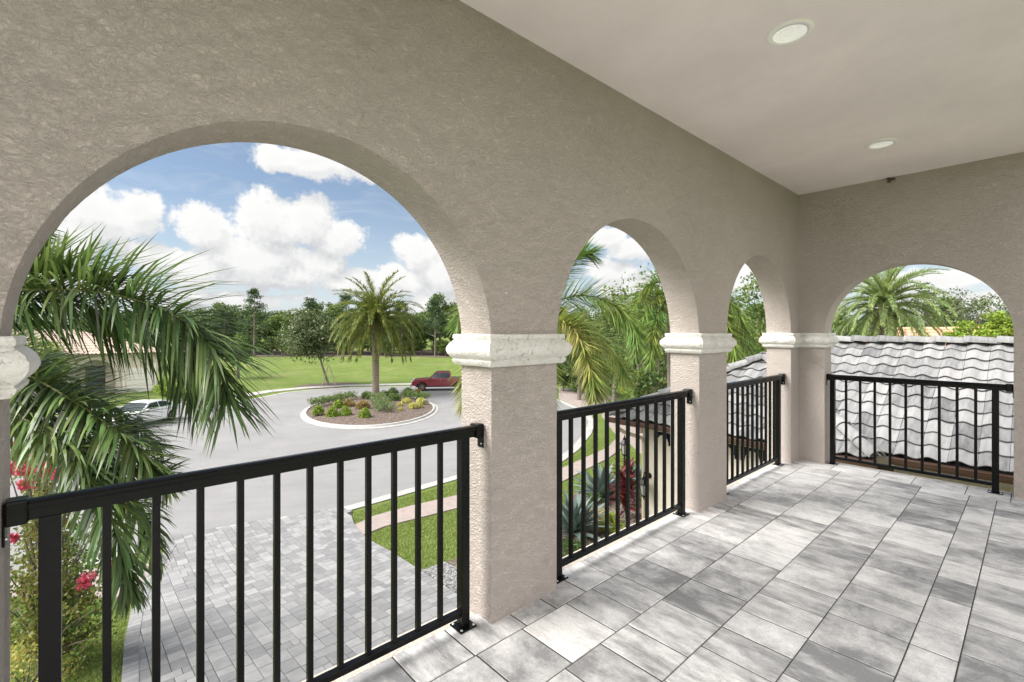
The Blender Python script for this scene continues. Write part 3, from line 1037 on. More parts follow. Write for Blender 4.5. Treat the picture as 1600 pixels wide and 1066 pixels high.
def capital(x0, x1, y0, y1, parent, open_sides=''):
    mb = MB()
    # subdivided rectangle footprint, wobbled a little like hand cast stone
    pts = []
    N = 12
    for k in range(N): pts.append((x0 + (x1 - x0) * k / N, y0, 0, -1, k == 0))
    for k in range(N): pts.append((x1, y0 + (y1 - y0) * k / N, 1, 0, k == 0))
    for k in range(N): pts.append((x1 + (x0 - x1) * k / N, y1, 0, 1, k == 0))
    for k in range(N): pts.append((x0, y1 + (y0 - y1) * k / N, -1, 0, k == 0))
    n_ = len(pts)
    rings = []
    for (d, z) in prof:
        r = []
        for i, (x, y, a, b_, corner) in enumerate(pts):
            if corner:
                pa, pb_ = pts[i - 1][2:4], (a, b_)
                nx_, ny_ = pa[0] + pb_[0], pa[1] + pb_[1]
            else: nx_, ny_ = a, b_
            w = 1 + 0.10 * mnoise.noise((x * 14, y * 14, z * 22)) if d > 0 else 1
            dz_ = 0.002 * mnoise.noise((x * 9, y * 9, 5))
            r.append(Vector((x + nx_ * d * w, y + ny_ * d * w, CAPTOP + z + dz_)))
        rings.append(r)
    loft(mb, rings[::-1], smooth=True)
    o = local(mb.build('capital', M['cap'], parent), parent)
    e = o.modifiers.new('edges', 'EDGE_SPLIT'); e.split_angle = rad(40)
    return o


e_ = 0.002
capital(WXO, WX, -0.70, -0.19, wallA)
capital(WXO, WX, 1.585, 2.094, wallA)
capital(WXO, WX, 3.887, 4.421, wallA)
capital(WXO, WX, 6.142, WYO, wallA)
capital(WXO + 0.31, -1.66, WY, WYO, wallB)

# ceiling and slab
mb = MB()
mb.box((WX - 0.1, -0.75, CEIL), (0.32, WY + 0.1, CEIL + 0.25))
struct(mb.build('ceiling', M['ceiling']), 'smooth beige balcony ceiling with recessed downlights', 'ceiling')
mb = MB()
mb.box((WXO - 0.02, -3.0, ZF - 0.42), (2.1, WYO + 0.02, ZF - 0.055))
mb.box((WXO + 0.002, -2.99, ZF - 0.054), (-2.062, WYO - 0.002, ZF - 0.012))
mb.box((-2.061, 6.58, ZF - 0.054), (2.1, WYO - 0.002, ZF - 0.012))
o = mb.build('balcony_slab', M['stucco_cream'], bevel=0.008)
struct(o, 'cream edge of the balcony slab beyond the railings', 'slab')

FLO = MB()
FLO.add([(-2.06, -3, ZF - 0.0038), (2.1, -3, ZF - 0.0038), (2.1, 6.575, ZF - 0.0038), (-2.06, 6.575, ZF - 0.0038)], [(0, 1, 2, 3)], 1)
rng = random.Random(21)
rows = [-2.06, -1.797, -1.452, -1.109, -0.772, -0.424, -0.244, 0.10, 0.445, 0.79, 1.135, 1.48, 2.1]
YB = 6.22


def paver(x0, x1, y0, y1):
    g2 = 0.0042
    ch = 0.0032
    lift = rng.uniform(-0.0012, 0.0012)
    tx, ty = rng.uniform(-0.0008, 0.0008), rng.uniform(-0.0008, 0.0008)
    vs = []
    for (zz, d) in ((-0.03, 0), (-ch, 0), (0, ch)):
        for (sx, sy) in ((0, 0), (1, 0), (1, 1), (0, 1)):
            px = (x1 - g2 * .62 - d) if sx else (x0 + g2 * .62 + d)
            py = (y1 - g2 - d) if sy else (y0 + g2 + d)
            vs.append((px, py, ZF + zz + lift + (sx - .5) * tx + (sy - .5) * ty))
    FLO.add(vs, [(8, 9, 10, 11)] + [(4 + q, 4 + (q + 1) % 4, 8 + (q + 1) % 4, 8 + q) for q in range(4)] + [(q, (q + 1) % 4, 4 + (q + 1) % 4, 4 + q) for q in range(4)], 0)


known = {5: [2.16, 2.62, 3.04, 3.32, 3.69, 4.02, 4.34, 4.67, 5.11, 5.36, 5.80, YB]}
for i in range(len(rows) - 1):
    if i in known:
        cuts = [-3, -2.6, -2.2, -1.9, -1.5, -1.1, -0.8, -0.4, 0, .3, .65, 1.0, 1.35, 1.8] + known[i]
    else:
        y = -3.0 + rng.uniform(-0.3, 0)
        cuts = [y]
        while y < YB - 0.2:
            y += rng.choice([0.23, 0.26, 0.345, 0.345, 0.30, 0.23])
            cuts.append(y)
        cuts = [c for c in cuts if c < YB - 0.12] + [YB]
    for a, b_ in zip(cuts[:-1], cuts[1:]): paver(rows[i], rows[i + 1], a, b_)
x = -2.06
while x < 2.1:
    x2 = x + rng.choice([0.3, 0.4, 0.5])
    if x2 > 2.0: x2 = 2.1
    paver(x, x2, YB, 6.40 if False else 6.57)
    x = x2
o = FLO.build('floor', [M['paver'], M['sand']])
struct(o, 'pale grey streaked concrete pavers laid in rows on the balcony', 'floor')

# mass of the house under the balcony
hb = thing('house_wall', 'cream stucco lower storey of the house under the balcony', 'building', (0, 2, 0))
mb = MB()
mb.box((WXO + 0.06, -3.0, 0.9), (2.0, WYO - 0.06, ZF - 0.425))
local(mb.build('wall', M['stucco_cream'], hb), hb)


# downlights
def downlight(x, y, r, label):
    t = thing('downlight', label, 'ceiling light', (x, y, CEIL), 0, 'recessed ceiling downlights')
    mb = MB()
    mb.lathe([(r * 0.70, 0.0), (r * 0.72, -0.010), (r * 0.97, -0.006), (r, -0.002), (r, 0.001)], (0, 0, 0), 48)
    mb.build('trim_ring', M['lamp_trim'], t)
    mb = MB()
    mb.lathe([(r * 0.71, -0.008), (r * 0.62, -0.006), (r * 0.55, -0.003), (0.001, -0.003)], (0, 0, 0), 48)
    mb.build('lens', M['lens'], t)
    return t


downlight(-0.915, 2.89, 0.118, 'white round downlight nearest in the beige ceiling')
downlight(-0.915, 5.20, 0.118, 'white round downlight close to the end wall, smaller in view')

# mud dauber nest at the top of the end wall
mb = MB()
rng = random.Random(4)
for k in range(9):
    p = Vector((rng.uniform(-.03, .03), rng.uniform(-.012, 0), rng.uniform(-.028, .012)))
    s_ = rng.uniform(0.009, 0.018)
    mb.add([p + v * s_ for v in IV], IF, 0, False)
o = mb.build('mud_nest', M['mud'])
px = plx = None
d = FW + RT * ((1393 - 800) / FPX)
o.location = (d.x * WY / d.y, WY - 0.008, CEIL - 0.022)
tag(o, 'small dark insect nest stuck at the top of the end wall', 'insect nest')


# ------------------------------------------------------------------ railings
def railing(axis, line, a, b, p0, p1, bals, label):
    """axis Y: runs along y at x=line.  a,b wall faces, p0,p1 posts, bals baluster positions"""
    t = thing('balcony_railing', label, 'railing', (line, (a + b) / 2, ZF) if axis == 'Y' else ((a + b) / 2, line, ZF))
    L0 = t.location.copy()

    def bx(name, t0, t1, w, z0, z1, bev=0.003, dw=0, parent=t, m_='black'):
        mb = MB()
        if axis == 'Y': mb.box((line - w / 2 + dw, t0, ZF + z0), (line + w / 2 + dw, t1, ZF + z1))
        else: mb.box((t0, line - w / 2 + dw, ZF + z0), (t1, line + w / 2 + dw, ZF + z1))
        rel(mb, L0)
        return mb.build(name, M[m_], parent, bevel=bev)
    # top rail: channel with a rounded cap
    prof_ = [(-0.019, 0.990), (0.019, 0.990), (0.019, 1.022), (0.024, 1.024), (0.0265, 1.030), (0.0265, 1.038), (0.022, 1.045), (0.010, 1.049), (-0.010, 1.049), (-0.022, 1.045), (-0.0265, 1.038), (-0.0265, 1.030), (-0.024, 1.024), (-0.019, 1.022)]
    mb = MB()
    s0, s1 = a + 0.05, b - 0.05
    vs = []
    for s_ in (s0, s1):
        for (w, z) in prof_:
            vs.append((line + w, s_, ZF + z) if axis == 'Y' else (s_, line + w, ZF + z))
    n_ = len(prof_)
    mb.add(vs, [tuple(range(n_)), tuple(range(n_, 2 * n_))[::-1]] + [(i, i + n_, (i + 1) % n_ + n_, (i + 1) % n_) for i in range(n_)])
    rel(mb, L0)
    mb.build('top_rail', M['black'], t)
    bx('bottom_rail', p0 + 0.024, p1 - 0.024, 0.034, 0.062, 0.094)
    for q in (p0, p1):
        bx('post', q - 0.025, q + 0.025, 0.05, 0.008, 0.992)
        bp = bx('base_plate', q - 0.052, q + 0.052, 0.104, 0.0, 0.008, 0.002)
        for sx in (-1, 1):
            for sy in (-1, 1):
                mb = MB()
                c = (line + sx * 0.038, q + sy * 0.038, ZF + 0.008) if axis == 'Y' else (q + sx * 0.038, line + sy * 0.038, ZF + 0.008)
                mb.lathe([(0.007, 0), (0.007, 0.004), (0.0001, 0.005)], c, 8)
                rel(mb, L0)
                mb.build('bolt', M['steel'], bp)
    for q in bals:
        bx('baluster', q - 0.0115, q + 0.0115, 0.023, 0.093, 0.992, 0.0015)
    # wall brackets: a cupped end that wraps the rail and a screwed ear below
    for (w0, sgn) in ((a, 1), (b, -1)):
        e0, e1 = sorted((w0 + sgn * 0.003, w0 + sgn * 0.055))
        br = bx('bracket', e0, e1, 0.066, 0.982, 1.056, 0.008)
        f0, f1 = sorted((w0 + sgn * 0.001, w0 + sgn * 0.007))
        ear = bx('bracket_ear', f0, f1, 0.050, 0.925, 0.990, 0.002, 0, br)
        mb = MB()
        c = (line + 0.010, w0 + sgn * 0.008, ZF + 0.945) if axis == 'Y' else (w0 + sgn * 0.008, line - 0.010, ZF + 0.945)
        mb.add([Vector(c) + v * 0.006 for v in IV], IF, 0, True)
        rel(mb, L0)
        mb.build('screw', M['steel'], br)
    return t


railing('Y', -2.018, -0.19, 1.585, -0.090, 1.465, [0.0414 + 0.128 * i for i in range(11)], 'black metal railing across the widest, nearest arch')
railing('Y', -2.018, 2.094, 3.887, 2.19, 3.745, [2.3234 + 0.1277 * i for i in range(11)], 'black metal railing across the second arch, above the agaves')
railing('Y', -2.018, 4.421, 6.142, 4.51, 5.985, [4.627 + 0.1235 * i for i in range(11)], 'black metal railing across the third, narrowest looking arch')
railing('X', 6.50, -1.66, -0.143, -1.60, -0.265, [-1.469 + 0.1335 * i for i in range(9)], 'black metal railing across the end wall arch before the tile roof')


# ================================================================== roofs
def tile_face(O, ex, es, width, length, clips, m_, parent, name='roof', tw=0.30, exposure=0.312, amp=0.029):
    """S tiles on a sloping face: O = left eave corner, ex along the eave, es up the slope"""
    O, ex, es = Vector(O), Vector(ex).normalized(), Vector(es).normalized()
    nn = ex.cross(es).normalized()
    if nn.z < 0: nn = -nn
    mb = MB()
    nc = int(math.ceil(width / tw)); nr = int(math.ceil(length / exposure))
    K = 10
    rng = random.Random(int(abs(O.x * 100)) + nr)
    for r in range(nr):
        for c in range(nc):
            jl = rng.uniform(-0.005, 0.005); js = rng.uniform(-0.014, 0.014)
            rows_ = []
            for (s_, lift) in ((0.0, 0.048), (exposure * 0.5, 0.032), (exposure + 0.05, 0.010)):
                line_t, line_b = [], []
                for k in range(K + 1):
                    t = k / K
                    h = amp * math.sin(2 * math.pi * t - 0.6) * (1.0 if math.sin(2 * math.pi * t - 0.6) > 0 else 0.75)
                    p = O + ex * (c * tw + t * (tw - 0.004)) + es * (r * exposure + s_ + js) + nn * (lift + h + jl)
                    line_t.append(p); line_b.append(p - nn * 0.016)
                rows_.append((line_t, line_b))
            vs = [p for (a_, b_) in rows_ for p in a_] + rows_[0][1] + rows_[1][1]
            fs = []
            for q in range(2):
                for k in range(K):
                    a_ = q * (K + 1) + k
                    fs.append((a_, a_ + 1, a_ + K + 2, a_ + K + 1))
            ob = 3 * (K + 1)
            for k in range(K):
                fs.append((k, ob + k, ob + k + 1, k + 1))
                fs.append((ob + k + 1, ob + k, ob + K + 1 + k, ob + K + 2 + k))
            mb.add(vs, fs, 0, True)
    o = mb.build(name, m_, parent)
    bm = bmesh.new(); bm.from_mesh(o.data)
    for (co, no) in clips:
        bmesh.ops.bisect_plane(bm, geom=bm.verts[:] + bm.edges[:] + bm.faces[:], plane_co=co, plane_no=no, clear_outer=True)
    bm.to_mesh(o.data); bm.free()
    es_ = o.modifiers.new('edges', 'EDGE_SPLIT'); es_.split_angle = rad(50)
    return local(o, parent)


def caps(p0, p1, r, m_, parent, name, seg=0.36, lift=0.05):
    """barrel cap tiles laid from the low end to the high end"""
    p0, p1 = Vector(p0), Vector(p1)
    L = (p1 - p0).length
    d = (p1 - p0).normalized()
    side = d.cross(Vector((0, 0, 1))).normalized()
    up = side.cross(d).normalized()
    if up.z < 0: up = -up
    n_ = max(1, int(L / seg)); sl = L / n_
    mb = MB()
    N = 10
    for i in range(n_):
        ring_ = []
        for (s_, rr, zz) in ((0, r, 0.022), (0.02, r * 1.02, 0.024), (sl + 0.05, r * 0.88, 0.0)):
            for inner in (0, 1):
                line_ = []
                for k in range(N + 1):
                    a = math.pi * k / N
                    q = rr - inner * 0.015
                    line_.append(p0 + d * (i * sl + s_) + side * (q * math.cos(a)) + up * (q * math.sin(a) * 0.95 + zz + lift - 0.05))
                ring_.append(line_)
        vs = [p for l in ring_ for p in l]
        fs = []
        W = N + 1
        for k in range(N):
            fs += [(0 * W + k, 0 * W + k + 1, 2 * W + k + 1, 2 * W + k), (2 * W + k, 2 * W + k + 1, 4 * W + k + 1, 4 * W + k),
                   (0 * W + k, W + k, W + k + 1, k + 1), (W + k, 5 * W + k, 5 * W + k + 1, W + k + 1)]
        mb.add(vs, fs, 0, True)
    o = mb.build(name, m_, parent)
    e = o.modifiers.new('edges', 'EDGE_SPLIT'); e.split_angle = rad(50)
    return local(o, parent)


PITCH = 0.545
PL = math.hypot(1, PITCH)
EZ = EYE - 1.85
Y1 = 8.43
XL, XR = -6.20, -1.56
HW = (XR - XL) / 2
PK = Vector(((XL + XR) / 2, Y1 + HW, EZ + HW * PITCH))
gw = thing('garage_wing', 'small garage wing with grey hipped tile roof seen through the railings', 'building', ((XL + XR) / 2, 10, 1.0))
mb = MB()
mb.box((-5.66, Y1 + 0.42, 0.85), (XR - 0.5, 13.2, EZ - 0.02))
local(mb.build('wall', M['stucco_cream'], gw, bevel=0.01), gw)
# decks under the tiles and eave boards
mb = MB()
pk = PK - Vector((0, 0, 0.03))
RY = 13.2
pk2 = Vector((PK.x, RY, pk.z))
c0, c1 = Vector((XL + .05, Y1 + .05, EZ - 0.03)), Vector((XR - .05, Y1 + .05, EZ - 0.03))
c2, c3 = Vector((XR - .05, RY, EZ - 0.03)), Vector((XL + .05, RY, EZ - 0.03))
mb.add([c0, c1, c2, c3, pk, pk2], [(0, 1, 4), (1, 2, 5, 4), (3, 0, 4, 5), (0, 3, 2, 1), (2, 3, 5)])
local(mb.build('roof_deck', M['under'], gw), gw)
mb = MB()
mb.box((XL + .07, Y1 + .07, EZ - 0.15), (XR - .07, RY, EZ - 0.035))
local(mb.build('soffit', M['stucco_cream'], gw), gw)
s45 = math.sqrt(.5)
r1 = tile_face((XL, Y1, EZ), (1, 0, 0), (0, 1, PITCH), 2 * HW, HW * PL, [(Vector((XL, Y1, 0)), Vector((-s45, s45, 0))), (Vector((XR, Y1, 0)), Vector((s45, s45, 0)))], M['tile'], gw)
tile_face((XR, Y1, EZ), (0, 1, 0), (-1, 0, PITCH), RY - Y1, HW * PL, [(Vector((XR, Y1, 0)), Vector((-s45, -s45, 0)))], M['tile'], gw)
tile_face((XL, Y1, EZ), (0, 1, 0), (1, 0, PITCH), RY - Y1, HW * PL, [(Vector((XL, Y1, 0)), Vector((s45, -s45, 0)))], M['tile'], gw)
caps((XL - .03, Y1 - .03, EZ + 0.03), PK + Vector((0, 0, .05)), 0.115, M['tile'], gw, 'hip_cap')
caps((XR + .03, Y1 - .03, EZ + 0.03), PK + Vector((0, 0, .05)), 0.115, M['tile'], gw, 'hip_cap')
caps(PK + Vector((0, -.1, .03)), (PK.x, RY, PK.z + .05), 0.115, M['tile'], gw, 'ridge_cap')


def gutter(p0, p1, out, parent, size=0.12):
    """open trough along the eave; out = outward horizontal direction"""
    p0, p1, out = Vector(p0), Vector(p1), Vector(out)
    pr = [(0.0, 0.0), (0.0, -0.10), (0.075, -0.10), (0.10, -0.06), (0.115, -0.02), (0.125, -0.005), (0.125, 0.004), (0.112, 0.004), (0.108, -0.01), (0.095, -0.055), (0.072, -0.092), (0.008, -0.092), (0.008, 0.0)]
    vs = []
    for p in (p0, p1):
        vs += [p + out * a + Vector((0, 0, b_)) for a, b_ in pr]
    n_ = len(pr)
    mb = MB()
    mb.add(vs, [(i, (i + 1) % n_, (i + 1) % n_ + n_, i + n_) for i in range(n_)])
    for p in (p0, p1):
        mb.add([p + out * a + Vector((0, 0, b_)) for a, b_ in pr[:7]], [tuple(range(7))])
    o = local(mb.build('gutter', M['gutter'], parent), parent)
    return o


gutter((XL - .02, Y1 + 0.03, EZ - .01), (XR + .02, Y1 + 0.03, EZ - .01), (0, -1, 0), gw)
mb = MB()
mb.tube([(-6.0, Y1 - .03, EZ - .1), (-6.0, Y1 - .03, EZ - .2), (-5.9, Y1 + .1, EZ - .3), (-5.62, Y1 + .34, EZ - .42), (-5.60, Y1 + .365, EZ - .55), (-5.60, Y1 + .365, 0.95)], 0.04, 8)
local(mb.build('downpipe', M['downpipe'], gw), gw)
# garage door with a glazed top row of sunburst panes
DX0, DX1 = -5.38, -2.72
dy_ = Y1 + 0.42
mb = MB()
mb.box((DX0, dy_ - 0.02, 1.0), (DX1, dy_ + 0.02, 3.42))
for z in (1.6, 2.2, 2.8):
    mb.box((DX0 + .04, dy_ - 0.028, z), (DX1 - .04, dy_ - 0.0205, z + .5))
gd = local(mb.build('garage_door', M['cream_paint'], gw, bevel=0.004), gw)
mb = MB()
mb.box((DX0 - .02, dy_ - 0.035, 3.42), (DX1 + .02, dy_ + 0.02, 3.46))
mb.box((DX0 - .02, dy_ - 0.035, 3.78), (DX1 + .02, dy_ + 0.02, 3.82))
local(mb.build('lintel', M['cream_paint'], gw), gw)
npn = 6
pw = (DX1 - DX0) / npn
for i in range(npn):
    mb = MB()
    x0 = DX0 + i * pw
    mb.box((x0, dy_ - 0.015, 3.461), (x0 + pw - 0.03, dy_ + 0.01, 3.779))
    p = mb.build('pane', M['glass_dark'])
    p.parent = gd
    for v in p.data.vertices: v.co -= gw.location
    mb = MB()
    arc = [(x0 + pw * 0.5 - 0.015 + pw * 0.30 * math.cos(a), 3.461 + 0.20 * math.sin(a)) for a in [math.pi * k / 10 for k in range(11)]]
    mb.add([(x_, dy_ - 0.022, z_) for x_, z_ in arc] + [(x_, dy_ - 0.016, z_) for x_, z_ in arc], [tuple(range(11))] + [(k, k + 1, k + 12, k + 11) for k in range(10)])
    p2 = mb.build('sunburst', M['cream_paint'])
    p2.parent = gd
    for v in p2.data.vertices: v.co -= gw.location

# the higher roof facing the end arch
RZ = EYE - 0.25
Y2 = 8.96
RUN = (RZ - EZ) / PITCH
mw = thing('house_wing', 'long grey tiled house wing with brown gutter beyond the end railing', 'building', (1, 11, 1.0))
RX0, RX1 = -3.0, 4.6
EX0 = RX0 - RUN
mb = MB()
mb.box((-1.5, Y2 + .45, 0.8), (RX1 - .4, Y2 + 2 * RUN - .45, EZ - .16))
local(mb.build('wall', M['stucco_cream'], mw), mw)
mb = MB()
dz_ = 0.03
mb.add([(EX0, Y2 + .03, EZ - dz_), (RX1 - .02, Y2 + .03, EZ - dz_), (RX1 - .02, Y2 + 2 * RUN, EZ - dz_), (EX0, Y2 + 2 * RUN, EZ - dz_), (RX0, Y2 + RUN, RZ - dz_), (RX1 - .02, Y2 + RUN, RZ - dz_)],
       [(0, 1, 5, 4), (1, 2, 5), (2, 3, 4, 5), (3, 0, 4), (0, 3, 2, 1)])
local(mb.build('roof_deck', M['under'], mw), mw)
# valley: only keep tiles right of the small wing
tile_face((EX0, Y2, EZ), (1, 0, 0), (0, 1, PITCH), RX1 - EX0, RUN * PL, [(Vector((EX0, Y2, 0)), Vector((-s45, s45, 0)))], M['tile'], mw)
tile_face((EX0, Y2, EZ), (0, 1, 0), (1, 0, PITCH), 2 * RUN, RUN * PL, [(Vector((EX0, Y2, 0)), Vector((s45, -s45, 0))), (Vector((EX0, Y2 + 2 * RUN, 0)), Vector((s45, s45, 0)))], M['tile'], mw)
caps((RX0, Y2 + RUN, RZ + .045), (RX1, Y2 + RUN, RZ + .045), 0.12, M['tile'], mw, 'ridge_cap', 0.42)
caps((EX0, Y2, EZ + .03), (RX0, Y2 + RUN, RZ + .045), 0.115, M['tile'], mw, 'hip_cap')
gutter((XR + .12, Y2 - .02, EZ - .02), (RX1, Y2 - .02, EZ - .02), (0, -1, 0), mw)
mb = MB()
mb.box((XR - .1, Y2 + .0, EZ - .17), (RX1, Y2 + .44, EZ - .04))
local(mb.build('soffit', M['stucco_cream'], mw), mw)


# ------------------------------------------------------------------ lanterns
def lantern_head(mb_f, mb_g, c, s=1.0):
    """four sided coach lantern: frame into mb_f, glass into mb_g; c = bottom centre"""
    c = Vector(c)

    def sq(r, z, n_=6):
        return [c + Vector((r * s * math.cos(2 * math.pi * k / n_), r * s * math.sin(2 * math.pi * k / n_), z * s)) for k in range(n_)]
    r0, r1 = sq(0.06, 0.05), sq(0.10, 0.30)
    loft(mb_g, [sq(0.056, 0.05), sq(0.094, 0.30)], smooth=False)
    for k in range(6): mb_f.tube([r0[k], r1[k]], 0.007 * s, 5)
    for rr in (r0, r1):
        for k in range(6): mb_f.tube([rr[k], rr[(k + 1) % 6]], 0.008 * s, 5)
    loft(mb_f, [sq(0.125, 0.295), sq(0.125, 0.31), sq(0.05, 0.40), sq(0.045, 0.43), sq(0.02, 0.45), sq(0.012, 0.50)], c + Vector((0, 0, 0.52 * s)), smooth=False)
    loft(mb_f, [sq(0.065, 0.05), sq(0.05, 0.02), sq(0.02, 0.0), sq(0.012, -0.05)], c + Vector((0, 0, -0.06 * s)), smooth=False)
    mb_g.tube([c + Vector((0, 0, 0.05 * s)), c + Vector((0, 0, 0.18 * s))], 0.012 * s, 6)


pl_ = G(976, 782)
dl = A(976, 700, (pl_.x * FW.x + pl_.y * FW.y))
lp = thing('lamp_post', 'black garden lamp post with glass lantern behind the red plant', 'lamp post', pl_)
f_, g2_ = MB(), MB()
H_ = dl.z - pl_.z + 0.0
lantern_head(f_, g2_, (0, 0, H_ - 0.25), 1.25)
f_.build('lantern_frame', M['black'], lp); g2_.build('lantern_glass', M['lantern_glass'], lp)
f_ = MB()
f_.tube([(0, 0, 0), (0, 0, 0.25), (0, 0, 0.27), (0, 0, H_ - 0.3)], [0.055, 0.05, 0.035, 0.03], 10)
f_.build('pole', M['black'], lp)

wl = thing('wall_lantern', 'black wall lantern on the cream garage wall', 'wall lamp', (-5.5, dy_ - 0.001, 2.75))
f_, g2_ = MB(), MB()
lantern_head(f_, g2_, (0, -0.2, -0.42), 0.95)
f_.build('lantern_frame', M['black'], wl); g2_.build('lantern_glass', M['lantern_glass'], wl)
f_ = MB()
f_.lathe([(0.001, -0.03), (0.05, -0.028), (0.062, -0.01), (0.062, 0.0)], (0, 0, 0.0), 16, axis='Y')
f_.tube([(0, -0.02, 0.0), (0, -0.09, 0.06), (0, -0.17, 0.10), (0, -0.2, 0.07)], 0.012, 6)
f_.build('wall_mount', M['black'], wl)

# ================================================================== houses far away
def hip_roof(x0, x1, y0, y1, ez, rise, m_, parent, along='Y', inset=None):
    """rows of barrel tiles over a hipped roof (wavy surface), axis aligned in local coordinates"""
    if along == 'Y': w = (x1 - x0) / 2
    else: w = (y1 - y0) / 2
    mb = MB()
    if along == 'Y':
        a, b_ = Vector(((x0 + x1) / 2, y0 + w, ez + rise)), Vector(((x0 + x1) / 2, y1 - w, ez + rise))
    else:
        a, b_ = Vector((x0 + w, (y0 + y1) / 2, ez + rise)), Vector((x1 - w, (y0 + y1) / 2, ez + rise))
    c = [Vector((x0, y0, ez)), Vector((x1, y0, ez)), Vector((x1, y1, ez)), Vector((x0, y1, ez))]
    if along == 'Y': fs = [(c[0], c[1], a, a), (c[1], c[2], b_, a), (c[2], c[3], b_, b_), (c[3], c[0], a, b_)]
    else: fs = [(c[0], c[1], b_, a), (c[1], c[2], b_, b_), (c[2], c[3], a, b_), (c[3], c[0], a, a)]
    for (p, q, r, s_) in fs:
        L = (q - p).length
        n_ = int(L / 0.3)
        nr = 9
        for i in range(n_):
            for j in range(nr):
                ta, tb = i / n_, (i + 1) / n_
                sa, sb = j / nr, (j + 1) / nr

                def pt(t, s, lift):
                    lo = p.lerp(q, t)
                    hi = s_.lerp(r, t)
                    return lo.lerp(hi, s) + Vector((0, 0, lift))
                tm = (ta + tb) / 2
                mb.add([pt(ta, sa, 0.03), pt(tm, sa, 0.10), pt(tb, sa, 0.03), pt(tb, sb, 0), pt(tm, sb, 0.07), pt(ta, sb, 0)], [(0, 1, 4, 5), (1, 2, 3, 4)])
    mb.add(c, [(0, 3, 2, 1)])
    o = mb.build('roof', m_, parent)
    rc = MB()
    for p, q in ((c[0], a), (c[1], a if along == 'Y' else b_), (c[2], b_), (c[3], b_ if along == 'Y' else a), (a, b_)):
        rc.tube([p + Vector((0, 0, .06)), q + Vector((0, 0, .06))], 0.13, 6)
    k = rc.build('ridge_cap', m_, o)
    return o


lh = thing('house', 'cream stucco house with pale tan tile roof half hidden behind the palm fronds', 'house', (-57.9, 5.0, 0))
mb = MB()
# wall with an arched entry recess
mb.box((-12, -3.2, -0.2), (0, 0, 3.75))
mb.box((-12, -20, -0.2), (0, -6.0, 3.75))
mb.box((-12, -6.0, 3.2), (0, -3.2, 3.75))
mb.box((-12, -6.0, -0.2), (-1.2, -3.2, 3.2))
for k in range(12):
    a0, a1 = math.pi * k / 12, math.pi * (k + 1) / 12
    y0_, y1_ = -4.6 - 1.4 * math.cos(a0), -4.6 - 1.4 * math.cos(a1)
    z0_, z1_ = 1.8 + 1.4 * math.sin(a0), 1.8 + 1.4 * math.sin(a1)
    mb.add([(0, y0_, z0_), (0, y1_, z1_), (0, y1_, 3.2), (0, y0_, 3.2), (-.5, y0_, z0_), (-.5, y1_, z1_)], [(0, 1, 2, 3), (0, 4, 5, 1)])
mb.build('wall', M['stucco_cream'], lh)
mb = MB(); mb.box((-1.19, -5.3, 0), (-1.1, -3.9, 2.6)); d_ = mb.build('door', M['plastic'], lh)
mb = MB(); mb.box((0.0, -8.9, 0.9), (0.06, -7.4, 2.4)); wdw = mb.build('window', M['white_trim'], lh)
mb = MB(); mb.box((0.061, -8.75, 1.05), (0.08, -7.55, 2.25)); mb.build('pane', M['glass_dark'], wdw)
mb = MB(); mb.box((0.0, -2.5, 0), (0.05, -0.35, 2.4)); gdo = mb.build('garage_door', M['cream_paint'], lh)
for j in range(4):
    mb = MB()
    mb.box((0.051, -2.4, 0.08 + j * .58), (0.07, -0.45, 0.58 + j * .58)); mb.build('door_panel', M['white_trim'], gdo, bevel=0.02)
for (ya, yb) in ((-2.7, -2.51), (-0.34, -0.15)):
    mb = MB(); mb.box((0.002, ya, 0), (0.12, yb, 2.75)); mb.build('pilaster', M['white_trim'], lh)
hip_roof(-13, 0.7, -20.7, 0.7, 3.75, 2.1, M['tan_tile'], lh)

p = A(1400, 514.5, 32)
nh = thing('house', 'distant house with pale terracotta tile roof above the grey ridge', 'house', (p.x - 3.6, p.y - 3.6, 0))
mb = MB(); mb.box((0.6, 0.6, 0.0), (22, 6.6, 3.9)); mb.build('wall', M['stucco_cream'], nh)
for k in range(3):
    mb = MB(); mb.box((3 + k * 5, 0.54, 1.2), (4.6 + k * 5, 0.6, 2.7)); w_ = mb.build('window', M['white_trim'], nh)
    mb = MB(); mb.box((3.12 + k * 5, 0.5, 1.32), (4.48 + k * 5, 0.539, 2.58)); mb.build('pane', M['glass_dark'], w_)
hip_roof(0, 23, 0, 7.2, 3.9, p.z - 3.95, M['terracotta'], nh, 'X')

# ================================================================== vehicles
def body_loft(mb, sections, mi=0):
    """sections: list of closed rings (same count)"""
    n_ = len(sections[0])
    vs = [v for s_ in sections for v in s_]
    fs = []
    for i in range(len(sections) - 1):
        for k in range(n_):
            fs.append((i * n_ + k, i * n_ + (k + 1) % n_, (i + 1) * n_ + (k + 1) % n_, (i + 1) * n_ + k))
    mb.add(vs, fs, mi, True)
    mb.add(sections[0], [tuple(range(n_))[::-1]], mi)
    mb.add(sections[-1], [tuple(range(n_))], mi)


def arch_profile(top, bottom_z, wheels, R, x0, x1):
    """side outline: top points (x,z) from rear to front, then the sill with wheel arches going back"""
    pts = list(top)
    for wx in sorted(wheels, reverse=True):
        for k in range(9):
            a = math.pi * k / 8
            pts.append((wx + R * math.cos(a), max(bottom_z, 0.0) + 0 + (R * math.sin(a))))
    return pts


